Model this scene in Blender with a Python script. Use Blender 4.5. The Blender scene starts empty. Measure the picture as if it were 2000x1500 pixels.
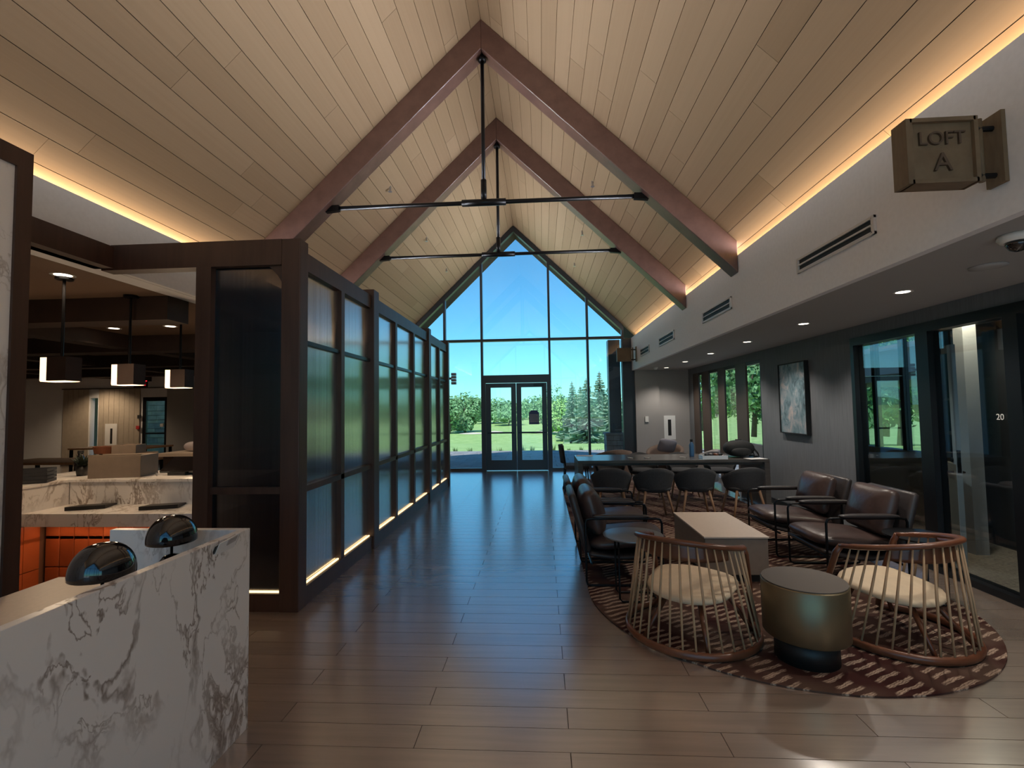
import bpy, bmesh, math, random
from mathutils import Vector, Matrix, Euler
random.seed(7)
R_ = math.radians
scene = bpy.context.scene
col = scene.collection

# ------------------------------------------------------------------ camera
F, CAMH = 940.0, 1.6                       # focal length in pixels of the 2000x1500 frame, eye height
r0 = 0.0155
v1 = Vector((58, 46, F)); Dv = (58*58 + 46*46 + F*F)/(58 - 46*r0)
v2 = Vector((58 - Dv, 46 + r0*Dv, F))
Yc = v1.normalized(); Xc = (-v2).normalized(); Dc = Yc.cross(Xc)
RW = Matrix((Xc, Yc, -Dc))                 # world = RW @ cam(x right, y down, z forward)
CAM = Vector((0, 0, CAMH))
cam_d = bpy.data.cameras.new('camera'); cam = bpy.data.objects.new('camera', cam_d); col.objects.link(cam)
cam_d.sensor_fit = 'HORIZONTAL'; cam_d.sensor_width = 36; cam_d.lens = F/2000*36
cam_d.clip_start = .05; cam_d.clip_end = 2000
rt, up, bk = RW @ Vector((1, 0, 0)), RW @ Vector((0, -1, 0)), RW @ Vector((0, 0, -1))
cam.matrix_world = Matrix(((rt.x, up.x, bk.x, 0), (rt.y, up.y, bk.y, 0), (rt.z, up.z, bk.z, CAMH), (0, 0, 0, 1)))
scene.camera = cam
def ray(px, py): return RW @ Vector((px - 1000, py - 750, F))
def onz(px, py, z=0.0):
    d = ray(px, py); return CAM + d*((z - CAMH)/d.z)
def onx(px, py, x):
    d = ray(px, py); return CAM + d*(x/d.x)
def ony(px, py, y):
    d = ray(px, py); return CAM + d*(y/d.y)

# ------------------------------------------------------------------ world, sun, exposure
scene.view_settings.view_transform = 'Standard'; scene.view_settings.look = 'None'
scene.view_settings.gamma = 1; scene.view_settings.use_curve_mapping = False
scene.view_settings.exposure = 0.0
W = bpy.data.worlds.new('world'); scene.world = W; W.use_nodes = True
nt = W.node_tree; bg = nt.nodes['Background']
sky = nt.nodes.new('ShaderNodeTexSky'); sky.sky_type = 'NISHITA'; sky.sun_disc = False
sky.sun_elevation = R_(52); sky.sun_rotation = R_(188); sky.altitude = 200; sky.air_density = 1.0; sky.dust_density = .3; sky.ozone_density = 2.0
tint = nt.nodes.new('ShaderNodeMixRGB'); tint.blend_type = 'MULTIPLY'; tint.inputs[0].default_value = 1; tint.inputs[2].default_value = (.43, 1.0, 1.18, 1)
nt.links.new(sky.outputs[0], tint.inputs[1]); nt.links.new(tint.outputs[0], bg.inputs[0]); bg.inputs[1].default_value = .165
sd = bpy.data.lights.new('sun', 'SUN'); sd.energy = 5.5; sd.angle = R_(.6); sd.color = (1, .96, .9)
sun = bpy.data.objects.new('sun', sd); col.objects.link(sun)
sun.rotation_euler = Vector((.14, 1, -math.tan(R_(52)))).to_track_quat('-Z', 'Y').to_euler()

# room numbers (metres)
RX, RZ = -.66, 6.37            # ridge
EL, ER, EZ = -3.62, 2.30, 3.33 # eaves
SL = (RZ - 3.49)/(ER - RX)      # the boards pass 16 cm above the lip of the bulkhead, into the light cove
YE, YB = 12.4, -4.5            # end glazing, entrance glazing behind the camera
XW = 3.70                      # right wall
SOF = 2.5                      # soffit height
def ceil_z(x): return RZ - SL*abs(x - RX)

def area(name, loc, sx, sy, rot, watts, colr, spread=180):
    d = bpy.data.lights.new(name, 'AREA'); d.shape = 'RECTANGLE'; d.size = sx; d.size_y = sy; d.energy = watts; d.color = colr; d.spread = R_(spread)
    o = bpy.data.objects.new(name, d); col.objects.link(o); o.location = loc; o.rotation_euler = rot; return o
WARM = (1, .72, .40)
GLOW, FILL = 85, 195
for sd_, xe_, nm in ((1, ER, 'right'), (-1, EL, 'left')):
    # strip glow on the boards beside it; added fill light thrown across the hall
    area('cove_glow_' + nm, (xe_ + sd_*.11, (YE + YB)/2, EZ - .045), .05, YE - YB - .4, (R_(180), 0, 0), GLOW, WARM)
    area('added_fill_' + nm, (xe_ + sd_*.12, (YE + YB)/2, EZ + .02), .04, YE - YB - .4, (0, sd_*R_(90 + 27), 0), FILL, (.88, .93, 1.0), 62)

# ------------------------------------------------------------------ materials
MATS = {}
def nodes(name):
    m = bpy.data.materials.new(name); m.use_nodes = True; MATS[name] = m
    n = m.node_tree.nodes; return m, n, m.node_tree.links, n['Principled BSDF']
def plain(name, c, rough=.5, metal=0, spec=.5, var=0, scale=8, bump=0, bscale=60, coat=0):
    m, n, l, p = nodes(name)
    p.inputs['Base Color'].default_value = (*c, 1); p.inputs['Roughness'].default_value = rough
    p.inputs['Metallic'].default_value = metal; p.inputs['Specular IOR Level'].default_value = spec; p.inputs['Coat Weight'].default_value = coat
    tc = n.new('ShaderNodeTexCoord')
    if var:
        t = n.new('ShaderNodeTexNoise'); t.inputs['Scale'].default_value = scale; t.inputs['Detail'].default_value = 4
        l.new(tc.outputs['Object'], t.inputs['Vector'])
        r = n.new('ShaderNodeValToRGB'); r.color_ramp.elements[0].position = .3; r.color_ramp.elements[1].position = .7
        r.color_ramp.elements[0].color = (*[max(0, v*(1 - var)) for v in c], 1); r.color_ramp.elements[1].color = (*[min(1, v*(1 + var)) for v in c], 1)
        l.new(t.outputs['Fac'], r.inputs[0]); l.new(r.outputs[0], p.inputs['Base Color'])
    if bump:
        t = n.new('ShaderNodeTexNoise'); t.inputs['Scale'].default_value = bscale; l.new(tc.outputs['Object'], t.inputs['Vector'])
        b = n.new('ShaderNodeBump'); b.inputs['Strength'].default_value = bump; b.inputs['Distance'].default_value = .01
        l.new(t.outputs['Fac'], b.inputs['Height']); l.new(b.outputs[0], p.inputs['Normal'])
    return m
def wood(name, c1, c2, scale=(1, 1, 1), rough=.5, rand=0.0, spec=.4, coords='Object', grain=.5):
    m, n, l, p = nodes(name)
    tc = n.new('ShaderNodeTexCoord'); mp = n.new('ShaderNodeMapping'); mp.inputs['Scale'].default_value = scale
    oi = n.new('ShaderNodeObjectInfo')
    if coords == 'World':
        g = n.new('ShaderNodeNewGeometry'); l.new(g.outputs['Position'], mp.inputs['Vector'])
    else: l.new(tc.outputs['Object'], mp.inputs['Vector'])
    off = n.new('ShaderNodeVectorMath'); off.operation = 'ADD'; sc = n.new('ShaderNodeMath'); sc.operation = 'MULTIPLY'; sc.inputs[1].default_value = 37.0
    l.new(oi.outputs['Random'], sc.inputs[0]); l.new(mp.outputs[0], off.inputs[0]); l.new(sc.outputs[0], off.inputs[1])
    t = n.new('ShaderNodeTexNoise'); t.inputs['Scale'].default_value = 1; t.inputs['Detail'].default_value = 6; t.inputs['Roughness'].default_value = .62
    l.new(off.outputs[0], t.inputs['Vector'])
    mixf = n.new('ShaderNodeMix'); mixf.data_type = 'FLOAT'; mixf.inputs[0].default_value = rand
    l.new(t.outputs['Fac'], mixf.inputs[2]); l.new(oi.outputs['Random'], mixf.inputs[3])
    r = n.new('ShaderNodeValToRGB'); r.color_ramp.elements[0].position = .5 - grain/2; r.color_ramp.elements[1].position = .5 + grain/2
    r.color_ramp.elements[0].color = (*c1, 1); r.color_ramp.elements[1].color = (*c2, 1)
    l.new(mixf.outputs[0], r.inputs[0]); l.new(r.outputs[0], p.inputs['Base Color'])
    p.inputs['Roughness'].default_value = rough; p.inputs['Specular IOR Level'].default_value = spec
    b = n.new('ShaderNodeBump'); b.inputs['Strength'].default_value = .08; b.inputs['Distance'].default_value = .004
    l.new(t.outputs['Fac'], b.inputs['Height']); l.new(b.outputs[0], p.inputs['Normal'])
    return m
def emit(name, c, s):
    m, n, l, p = nodes(name); p.inputs['Base Color'].default_value = (*c, 1); p.inputs['Emission Color'].default_value = (*c, 1); p.inputs['Emission Strength'].default_value = s; return m
def glass(name, tintc=(1, 1, 1), boost=1.0, rough=0.0, ribs=0, base=None):
    m = bpy.data.materials.new(name); m.use_nodes = True; MATS[name] = m
    n, l = m.node_tree.nodes, m.node_tree.links
    n.remove(n['Principled BSDF']); out = n['Material Output']
    tr = n.new('ShaderNodeBsdfTransparent'); tr.inputs[0].default_value = (*tintc, 1)
    gl = n.new('ShaderNodeBsdfGlossy'); gl.inputs['Roughness'].default_value = rough
    fr = n.new('ShaderNodeFresnel'); ge = n.new('ShaderNodeNewGeometry'); im = n.new('ShaderNodeMapRange'); im.inputs['To Min'].default_value = 1.5; im.inputs['To Max'].default_value = 1/1.5
    l.new(ge.outputs['Backfacing'], im.inputs[0]); l.new(im.outputs[0], fr.inputs['IOR'])   # same Fresnel on both faces of the thin pane
    mul = n.new('ShaderNodeMath'); mul.operation = 'MULTIPLY'; mul.use_clamp = True; mul.inputs[1].default_value = boost
    l.new(fr.outputs[0], mul.inputs[0])
    mx = n.new('ShaderNodeMixShader'); l.new(mul.outputs[0], mx.inputs[0])
    src = tr
    if base:
        df = n.new('ShaderNodeBsdfDiffuse'); df.inputs[0].default_value = (*base[0], 1)
        m2 = n.new('ShaderNodeMixShader'); m2.inputs[0].default_value = base[1]; l.new(tr.outputs[0], m2.inputs[1]); l.new(df.outputs[0], m2.inputs[2]); src = m2
    l.new(src.outputs[0], mx.inputs[1]); l.new(gl.outputs[0], mx.inputs[2]); l.new(mx.outputs[0], out.inputs[0])
    if ribs:
        # vertical reeding: reflections spread sideways, with fine upright streaks
        gl.inputs['Anisotropy'].default_value = -.6
        g = n.new('ShaderNodeNewGeometry'); tg = n.new('ShaderNodeVectorMath'); tg.operation = 'CROSS_PRODUCT'; tg.inputs[0].default_value = (0, 0, 1); l.new(g.outputs['True Normal'], tg.inputs[1]); l.new(tg.outputs[0], gl.inputs['Tangent'])
        mp = n.new('ShaderNodeMapping'); mp.inputs['Scale'].default_value = (ribs, ribs, .25); l.new(g.outputs['Position'], mp.inputs[0])
        t = n.new('ShaderNodeTexNoise'); t.inputs['Scale'].default_value = 1; t.inputs['Detail'].default_value = 2; l.new(mp.outputs[0], t.inputs['Vector'])
        mr = n.new('ShaderNodeMapRange'); mr.inputs['From Min'].default_value = .3; mr.inputs['From Max'].default_value = .7; mr.inputs['To Min'].default_value = .8; mr.inputs['To Max'].default_value = 1.12; l.new(t.outputs['Fac'], mr.inputs[0])
        lw = n.new('ShaderNodeLayerWeight'); lw.inputs['Blend'].default_value = .5; pw = n.new('ShaderNodeMath'); pw.operation = 'POWER'; pw.inputs[1].default_value = 2.0; l.new(lw.outputs['Facing'], pw.inputs[0]); pa = n.new('ShaderNodeMath'); pa.operation = 'MULTIPLY_ADD'; pa.inputs[1].default_value = boost; pa.inputs[2].default_value = .02; l.new(pw.outputs[0], pa.inputs[0])
        m3 = n.new('ShaderNodeMath'); m3.operation = 'MULTIPLY'; m3.use_clamp = True; l.new(pa.outputs[0], m3.inputs[0]); l.new(mr.outputs[0], m3.inputs[1]); l.new(m3.outputs[0], mx.inputs[0])
    return m

ceiling_wood = wood('ceiling_wood', (.262, .172, .098), (.345, .238, .146), (9, .55, 9), .55, .5, .3, 'Object', .8)
floor_wood = wood('floor_wood', (.25, .18, .14), (.42, .315, .245), (1.3, 22, 22), .35, .22, .6, 'World', .7)
pf = floor_wood.node_tree.nodes['Principled BSDF']; pf.inputs['Coat Weight'].default_value = 1; pf.inputs['Coat Roughness'].default_value = .20; pf.inputs['Coat IOR'].default_value = 3.0
fn, fl_ = floor_wood.node_tree.nodes, floor_wood.node_tree.links   # satin lacquer: sheen grows towards grazing angles
lg = fn.new('ShaderNodeBsdfGlossy'); lg.inputs['Roughness'].default_value = .24; lwt = fn.new('ShaderNodeLayerWeight'); lwt.inputs['Blend'].default_value = .5
lp = fn.new('ShaderNodeMath'); lp.operation = 'POWER'; lp.inputs[1].default_value = 2.2; fl_.new(lwt.outputs['Facing'], lp.inputs[0]); lm = fn.new('ShaderNodeMath'); lm.operation = 'MULTIPLY'; lm.inputs[1].default_value = .85; fl_.new(lp.outputs[0], lm.inputs[0])
lx = fn.new('ShaderNodeMixShader'); fl_.new(lm.outputs[0], lx.inputs[0]); fl_.new(pf.outputs[0], lx.inputs[1]); fl_.new(lg.outputs[0], lx.inputs[2]); fl_.new(lx.outputs[0], fn['Material Output'].inputs[0])
groove = plain('groove_dark', (.05, .03, .02), .9)
beam_wood = wood('beam_wood', (.085, .040, .032), (.16, .082, .064), (6, 6, 6), .36, 0, .75, 'Object', .6)
frame_wood = wood('frame_wood', (.036, .017, .012), (.085, .043, .030), (14, 14, 1.2), .45, .05, .45, 'Object', .7)
wall_paint = plain('wall_paint', (.76, .77, .80), .7, var=.03, scale=30)
soffit_paint = plain('soffit_paint', (.36, .36, .36), .8)
accent_wall = wood('accent_wallcovering', (.12, .13, .145), (.19, .205, .225), (60, 60, 3), .7, 0, .3, 'World', .7)
dark_metal = plain('dark_metal', (.018, .02, .024), .35, .6)
black_rod = plain('black_rod', (.012, .012, .014), .32, .7)
mull_metal = plain('mullion_metal', (.05, .055, .065), .38, .55)
clear_glass = glass('clear_glass', (.95, .98, .99), 1.3)
shop_glass = glass('storefront_glass', (.78, .86, .9), 2.0)
reed_glass = glass('reeded_glass', (.20, .20, .22), 2.5, .19, 60, ((.02, .022, .03), .35))
leather = plain('brown_leather', (.062, .038, .034), .36, var=.25, scale=5, bump=.25, bscale=22)
leather_dk = plain('dark_leather', (.035, .028, .028), .42, bump=.15, bscale=30)
charcoal = plain('charcoal_fabric', (.045, .046, .05), .85, var=.15, scale=60, bump=.2, bscale=250)
brown_fab = plain('brown_fabric', (.16, .11, .085), .9, var=.1, scale=40, bump=.2, bscale=200)
cream = plain('cream_upholstery', (.66, .52, .36), .6, var=.05, scale=14, bump=.1, bscale=80)
walnut = wood('walnut_bent', (.09, .028, .014), (.21, .075, .036), (5, 5, 5), .3, .1, .5, 'Object', .6)
oak_spindle = wood('oak_spindle', (.38, .23, .13), (.55, .36, .21), (30, 30, 4), .45, .2, .4)
oak_leg = wood('oak_leg', (.22, .12, .065), (.36, .21, .12), (30, 30, 4), .5, .2, .4)
brass = plain('bronze_metal', (.23, .185, .115), .42, .85, var=.1, scale=3)
black_base = plain('black_base', (.012, .011, .011), .5)
taupe = plain('taupe_laminate', (.21, .165, .13), .55, var=.05, scale=20)
stone_top = plain('pale_stone_top', (.58, .47, .38), .4, var=.04, scale=50)
table_wood = wood('grey_stained_wood', (.055, .05, .048), (.105, .093, .085), (3, 30, 30), .26, 0, .5, 'Object', .6)
gloss_black = plain('gloss_black', (.006, .006, .008), .07, 0, .6, coat=.6)
white_p = plain('white_plastic', (.75, .74, .72), .5)
paper = plain('paper_white', (.8, .8, .8), .8)
vent_white = plain('vent_white', (.62, .59, .56), .5)
slot = plain('slot_black', (.006, .006, .007), .7)
steel = plain('steel', (.5, .5, .5), .3, .9)
beige_door = plain('beige_door', (.33, .26, .19), .6)
jamb_paint = plain('jamb_paint', (.60, .60, .60), .6)
bar_ceiling = plain('bar_ceiling_paint', (.16, .10, .065), .8)
dark_beam = plain('dark_beam', (.035, .019, .014), .7, var=.2, scale=6)
beige_board = plain('beige_boards', (.42, .36, .29), .75, var=.04, scale=10)
led_warm = emit('led_warm', (1, .70, .36), 2.3)
led_lens = emit('downlight_lens', (1, .86, .66), 7.0)
pend_glow = emit('pendant_glow', (1, .70, .42), 2.2)
exit_red = emit('exit_red', (1, .02, .03), 2.5)
carpet = plain('office_carpet', (.32, .26, .21), .95, var=.35, scale=34, bump=.3, bscale=90)
dark_blue = plain('office_dark_wall', (.03, .034, .042), .7)
patio_stone = plain('patio_stone', (.28, .28, .29), .8, var=.18, scale=2.5)
sand = plain('bunker_sand', (.70, .62, .50), .95)
trunk_m = plain('bark', (.10, .075, .055), .9, var=.3, scale=5)
canopy_grey = plain('canopy_fascia', (.32, .31, .30), .7)
brick_m = plain('exterior_brick', (.36, .15, .10), .85, var=.2, scale=6)
bronze_post = plain('bronze_post', (.07, .05, .04), .5)
stone_grey = plain('pier_stone', (.34, .33, .32), .85, var=.25, scale=5, bump=.3, bscale=20)
buff_stone = plain('buff_stone', (.50, .46, .38), .85, var=.25, scale=4, bump=.3, bscale=20)
sign_wood = wood('sign_wood', (.13, .09, .055), (.20, .145, .09), (6, 30, 6), .6, 0, .3)
sign_let = plain('sign_letter', (.085, .055, .035), .6)
blue_n = plain('notice_blue', (.05, .09, .25), .6)
grey_print = plain('notice_grey', (.28, .32, .42), .7)
terracotta = wood('terracotta_glaze', (.30, .065, .022), (.52, .13, .045), (7, 7, 7), .25, .6, .6, 'Object', .8)
grout = plain('grout', (.16, .07, .045), .9)

def marble():
    m, n, l, p = nodes('white_marble')
    g = n.new('ShaderNodeNewGeometry'); mp = n.new('ShaderNodeMapping'); mp.inputs['Rotation'].default_value = (R_(35), R_(20), R_(10)); mp.inputs['Scale'].default_value = (1.4, 1.4, .75)
    l.new(g.outputs['Position'], mp.inputs[0])
    w = n.new('ShaderNodeTexNoise'); w.inputs['Scale'].default_value = 2.2; w.inputs['Detail'].default_value = 6; l.new(mp.outputs[0], w.inputs['Vector'])
    sub = n.new('ShaderNodeVectorMath'); sub.operation = 'MULTIPLY_ADD'; sub.inputs[1].default_value = (.75, .75, .75); l.new(w.outputs['Color'], sub.inputs[0]); l.new(mp.outputs[0], sub.inputs[2])
    def vein(scale, width, seed):
        a = n.new('ShaderNodeVectorMath'); a.operation = 'ADD'; a.inputs[1].default_value = (seed, seed*2, seed*3); l.new(sub.outputs[0], a.inputs[0])
        t = n.new('ShaderNodeTexNoise'); t.inputs['Scale'].default_value = scale; t.inputs['Detail'].default_value = 4; t.inputs['Roughness'].default_value = .6; l.new(a.outputs[0], t.inputs['Vector'])
        s = n.new('ShaderNodeMath'); s.operation = 'SUBTRACT'; s.inputs[1].default_value = .5; l.new(t.outputs['Fac'], s.inputs[0])
        ab = n.new('ShaderNodeMath'); ab.operation = 'ABSOLUTE'; l.new(s.outputs[0], ab.inputs[0])
        r = n.new('ShaderNodeMapRange'); r.inputs['From Min'].default_value = 0; r.inputs['From Max'].default_value = width; r.inputs['To Min'].default_value = 1; r.inputs['To Max'].default_value = 0
        l.new(ab.outputs[0], r.inputs[0]); return r
    a, b = vein(1.7, .030, 3.1), vein(3.4, .022, 9.7)
    msk = n.new('ShaderNodeTexNoise'); msk.inputs['Scale'].default_value = 2.1; msk.inputs['Detail'].default_value = 3; l.new(mp.outputs[0], msk.inputs['Vector'])
    mr = n.new('ShaderNodeMapRange'); mr.inputs['From Min'].default_value = .38; mr.inputs['From Max'].default_value = .60; l.new(msk.outputs['Fac'], mr.inputs[0])
    mx = n.new('ShaderNodeMath'); mx.operation = 'MAXIMUM'; l.new(a.outputs[0], mx.inputs[0]); l.new(b.outputs[0], mx.inputs[1])
    mu = n.new('ShaderNodeMath'); mu.operation = 'MULTIPLY'; l.new(mx.outputs[0], mu.inputs[0]); l.new(mr.outputs[0], mu.inputs[1])
    mu2 = n.new('ShaderNodeMath'); mu2.operation = 'MULTIPLY'; mu2.inputs[1].default_value = .85; l.new(mu.outputs[0], mu2.inputs[0])
    mix = n.new('ShaderNodeMixRGB'); mix.inputs[1].default_value = (.84, .82, .81, 1); mix.inputs[2].default_value = (.15, .095, .065, 1)
    l.new(mu2.outputs[0], mix.inputs[0]); l.new(mix.outputs[0], p.inputs['Base Color']); p.inputs['Roughness'].default_value = .28
    return m
marble_m = marble()
def rug_material():
    m, n, l, p = nodes('patterned_carpet')
    g = n.new('ShaderNodeNewGeometry')
    def wave(rot, scale, dist, lo, hi, seed):
        mp = n.new('ShaderNodeMapping'); mp.inputs['Rotation'].default_value = (0, 0, rot); mp.inputs['Location'].default_value = (seed, seed, 0); l.new(g.outputs['Position'], mp.inputs[0])
        w = n.new('ShaderNodeTexWave'); w.inputs['Scale'].default_value = scale; w.inputs['Distortion'].default_value = dist; w.inputs['Detail'].default_value = 3; w.inputs['Detail Scale'].default_value = 1.6
        l.new(mp.outputs[0], w.inputs['Vector'])
        r = n.new('ShaderNodeMapRange'); r.inputs['From Min'].default_value = lo; r.inputs['From Max'].default_value = hi; l.new(w.outputs['Fac'], r.inputs[0]); return r
    s1 = wave(R_(62), 5.2, 2.6, .52, .70, 0)
    fine = wave(R_(58), 22, 6, -.25, .6, 3)
    msk = wave(R_(-22), 1.05, 6, .18, .42, 5)
    a = n.new('ShaderNodeMath'); a.operation = 'MULTIPLY'; l.new(s1.outputs[0], a.inputs[0]); l.new(msk.outputs[0], a.inputs[1])
    b = n.new('ShaderNodeMath'); b.operation = 'MULTIPLY'; l.new(a.outputs[0], b.inputs[0]); l.new(fine.outputs[0], b.inputs[1])
    no = n.new('ShaderNodeTexNoise'); no.inputs['Scale'].default_value = 2.2; no.inputs['Detail'].default_value = 2; l.new(g.outputs['Position'], no.inputs['Vector'])
    rp = n.new('ShaderNodeValToRGB'); rp.color_ramp.elements[0].color = (.045, .014, .012, 1); rp.color_ramp.elements[1].color = (.10, .06, .045, 1); rp.color_ramp.elements[0].position = .4; rp.color_ramp.elements[1].position = .6
    l.new(no.outputs['Fac'], rp.inputs[0])
    mix = n.new('ShaderNodeMixRGB'); mix.inputs[2].default_value = (.40, .29, .22, 1); l.new(b.outputs[0], mix.inputs[0]); l.new(rp.outputs[0], mix.inputs[1])
    l.new(mix.outputs[0], p.inputs['Base Color']); p.inputs['Roughness'].default_value = .95; p.inputs['Specular IOR Level'].default_value = .15
    t = n.new('ShaderNodeTexNoise'); t.inputs['Scale'].default_value = 240; l.new(g.outputs['Position'], t.inputs['Vector'])
    bp = n.new('ShaderNodeBump'); bp.inputs['Strength'].default_value = .3; bp.inputs['Distance'].default_value = .004; l.new(t.outputs['Fac'], bp.inputs['Height']); l.new(bp.outputs[0], p.inputs['Normal'])
    return m
rug_m = rug_material()
def leafm(name, a, b):
    m, n, l, p = nodes(name); g = n.new('ShaderNodeNewGeometry'); t = n.new('ShaderNodeTexNoise'); t.inputs['Scale'].default_value = .9; t.inputs['Detail'].default_value = 5
    l.new(g.outputs['Position'], t.inputs['Vector']); r = n.new('ShaderNodeValToRGB'); r.color_ramp.elements[0].position = .35; r.color_ramp.elements[1].position = .65
    r.color_ramp.elements[0].color = (*a, 1); r.color_ramp.elements[1].color = (*b, 1); l.new(t.outputs['Fac'], r.inputs[0]); l.new(r.outputs[0], p.inputs['Base Color'])
    p.inputs['Roughness'].default_value = .7; p.inputs['Specular IOR Level'].default_value = .2; return m
leaf_a = leafm('leaf_green', (.10, .24, .09), (.26, .46, .22)); leaf_b = leafm('leaf_bright', (.18, .38, .09), (.36, .58, .2)); needle = leafm('needle_green', (.11, .24, .17), (.34, .46, .32))
grass_m = leafm('lawn_grass', (.27, .44, .13), (.42, .58, .22))
tuft_m = leafm('tuft_green', (.05, .12, .04), (.12, .22, .07))
art_m = None
def art():
    m, n, l, p = nodes('abstract_print'); tc = n.new('ShaderNodeTexCoord'); mp = n.new('ShaderNodeMapping'); mp.inputs['Scale'].default_value = (3, 3, 2); l.new(tc.outputs['Object'], mp.inputs[0])
    t = n.new('ShaderNodeTexNoise'); t.inputs['Scale'].default_value = 2.2; t.inputs['Detail'].default_value = 9; t.inputs['Roughness'].default_value = .68; t.inputs['Distortion'].default_value = .8; l.new(mp.outputs[0], t.inputs['Vector'])
    r = n.new('ShaderNodeValToRGB'); e = r.color_ramp.elements; e[0].position = .34; e[0].color = (.05, .07, .09, 1); e[1].position = .68; e[1].color = (.55, .45, .42, 1)
    k = e.new(.46); k.color = (.16, .25, .29, 1); k = e.new(.56); k.color = (.30, .34, .38, 1); l.new(t.outputs['Fac'], r.inputs[0]); l.new(r.outputs[0], p.inputs['Base Color']); p.inputs['Roughness'].default_value = .6
    return m
art_m = art()

# ------------------------------------------------------------------ mesh helpers
class MB:
    def __init__(s): s.v, s.f = [], []
    def add(s, vs, fs):
        k = len(s.v); s.v += [tuple(v) for v in vs]; s.f += [tuple(i + k for i in f) for f in fs]; return s
    def box(s, x0, x1, y0, y1, z0, z1, M=None):
        vs = [Vector((x, y, z)) for z in (z0, z1) for y in (y0, y1) for x in (x0, x1)]
        if M: vs = [M @ v for v in vs]
        return s.add(vs, [(0, 2, 3, 1), (4, 5, 7, 6), (0, 1, 5, 4), (2, 6, 7, 3), (0, 4, 6, 2), (1, 3, 7, 5)])
    def prism(s, poly, axis, a, b):
        def P(u, w, t): return {'x': (t, u, w), 'y': (u, t, w), 'z': (u, w, t)}[axis]
        n = len(poly); vs = [P(u, w, a) for u, w in poly] + [P(u, w, b) for u, w in poly]
        fs = [tuple(range(n))[::-1], tuple(range(n, 2*n))] + [(i, (i + 1) % n, n + (i + 1) % n, n + i) for i in range(n)]
        return s.add(vs, fs)
    def tube(s, pts, r, n=8, closed=False, flat=None):
        pts = [Vector(p) for p in pts]; m = len(pts); rs = r if isinstance(r, (list, tuple)) else [r]*m; k = len(s.v); prev = None
        for i, p in enumerate(pts):
            a = pts[(i - 1) % m] if (closed or i) else p; b = pts[(i + 1) % m] if (closed or i < m - 1) else p
            t = (b - a).normalized()
            if prev is None:
                u = t.cross(Vector((0, 0, 1)));  u = u if u.length > .01 else t.cross(Vector((0, 1, 0)))
            else: u = prev - t*prev.dot(t)
            u.normalize(); prev = u; w = t.cross(u)
            for j in range(n):
                c, q = math.cos(2*math.pi*j/n), math.sin(2*math.pi*j/n)
                fu, fw = flat or (1, 1)
                s.v.append(tuple(p + u*rs[i]*c*fu + w*rs[i]*q*fw))
        for i in range(m if closed else m - 1):
            for j in range(n):
                a, b = k + i*n, k + ((i + 1) % m)*n; s.f.append((a + j, a + (j + 1) % n, b + (j + 1) % n, b + j))
        if not closed: s.f.append(tuple(k + j for j in range(n))[::-1]); s.f.append(tuple(k + (m - 1)*n + j for j in range(n)))
        return s
    def lathe(s, prof, n=32, c=(0, 0, 0)):
        k = len(s.v); m = len(prof)
        for r, z in prof:
            for j in range(n): s.v.append((c[0] + r*math.cos(2*math.pi*j/n), c[1] + r*math.sin(2*math.pi*j/n), c[2] + z))
        for i in range(m - 1):
            for j in range(n): s.f.append((k + i*n + j, k + i*n + (j + 1) % n, k + (i + 1)*n + (j + 1) % n, k + (i + 1)*n + j))
        s.f.append(tuple(k + j for j in range(n))[::-1]); s.f.append(tuple(k + (m - 1)*n + j for j in range(n)))
        return s
    def cushion(s, sx, sy, sz, M=None, e=4.0, n=20, m=12, puff=0.0):
        k = len(s.v)
        def sg(c, p): return math.copysign(abs(c)**p, c)
        for i in range(m + 1):
            ph = -math.pi/2 + math.pi*i/m
            for j in range(n):
                th = 2*math.pi*j/n
                x = sg(math.cos(ph), 2/2.6)*sg(math.cos(th), 2/e); y = sg(math.cos(ph), 2/2.6)*sg(math.sin(th), 2/e); z = sg(math.sin(ph), 2/2.2)
                z *= 1 + puff*(1 - x*x)*(1 - y*y)
                v = Vector((x*sx/2, y*sy/2, z*sz/2)); s.v.append(tuple(M @ v if M else v))
        for i in range(m):
            for j in range(n): s.f.append((k + i*n + j, k + i*n + (j + 1) % n, k + (i + 1)*n + (j + 1) % n, k + (i + 1)*n + j))
        return s
    def grid(s, fn, nu, nv, close_u=False):
        k = len(s.v)
        for i in range(nu + (0 if close_u else 1)):
            for j in range(nv + 1): s.v.append(tuple(fn(i/nu, j/nv)))
        N = nu if close_u else nu + 1
        for i in range(nu):
            for j in range(nv): a, b = k + i*(nv + 1), k + ((i + 1) % N)*(nv + 1); s.f.append((a + j, b + j, b + j + 1, a + j + 1))
        return s
    def build(s, name, mat, parent=None, loc=None, smooth=False, bevel=0, solid=0, subd=0):
        """parts are given in the local frame of parent; loc moves the origin of a top-level mesh to that point"""
        me = bpy.data.meshes.new(name); vs = s.v
        if loc is not None: vs = [(x - loc[0], y - loc[1], z - loc[2]) for x, y, z in vs]
        me.from_pydata(vs, [], s.f)
        bm = bmesh.new(); bm.from_mesh(me); bmesh.ops.remove_doubles(bm, verts=bm.verts, dist=1e-6); bmesh.ops.recalc_face_normals(bm, faces=bm.faces); bm.to_mesh(me); bm.free()
        me.materials.append(mat)
        if smooth:
            for p in me.polygons: p.use_smooth = True
        o = bpy.data.objects.new(name, me); col.objects.link(o)
        if loc is not None: o.location = loc
        if parent: o.parent = parent
        if bevel:
            b = o.modifiers.new('bevel', 'BEVEL'); b.width = bevel; b.segments = 2; b.limit_method = 'ANGLE'; b.harden_normals = False
        if solid:
            b = o.modifiers.new('solid', 'SOLIDIFY'); b.thickness = solid; b.offset = 0
        if subd:
            b = o.modifiers.new('sub', 'SUBSURF'); b.levels = subd; b.render_levels = subd
        return o
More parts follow.
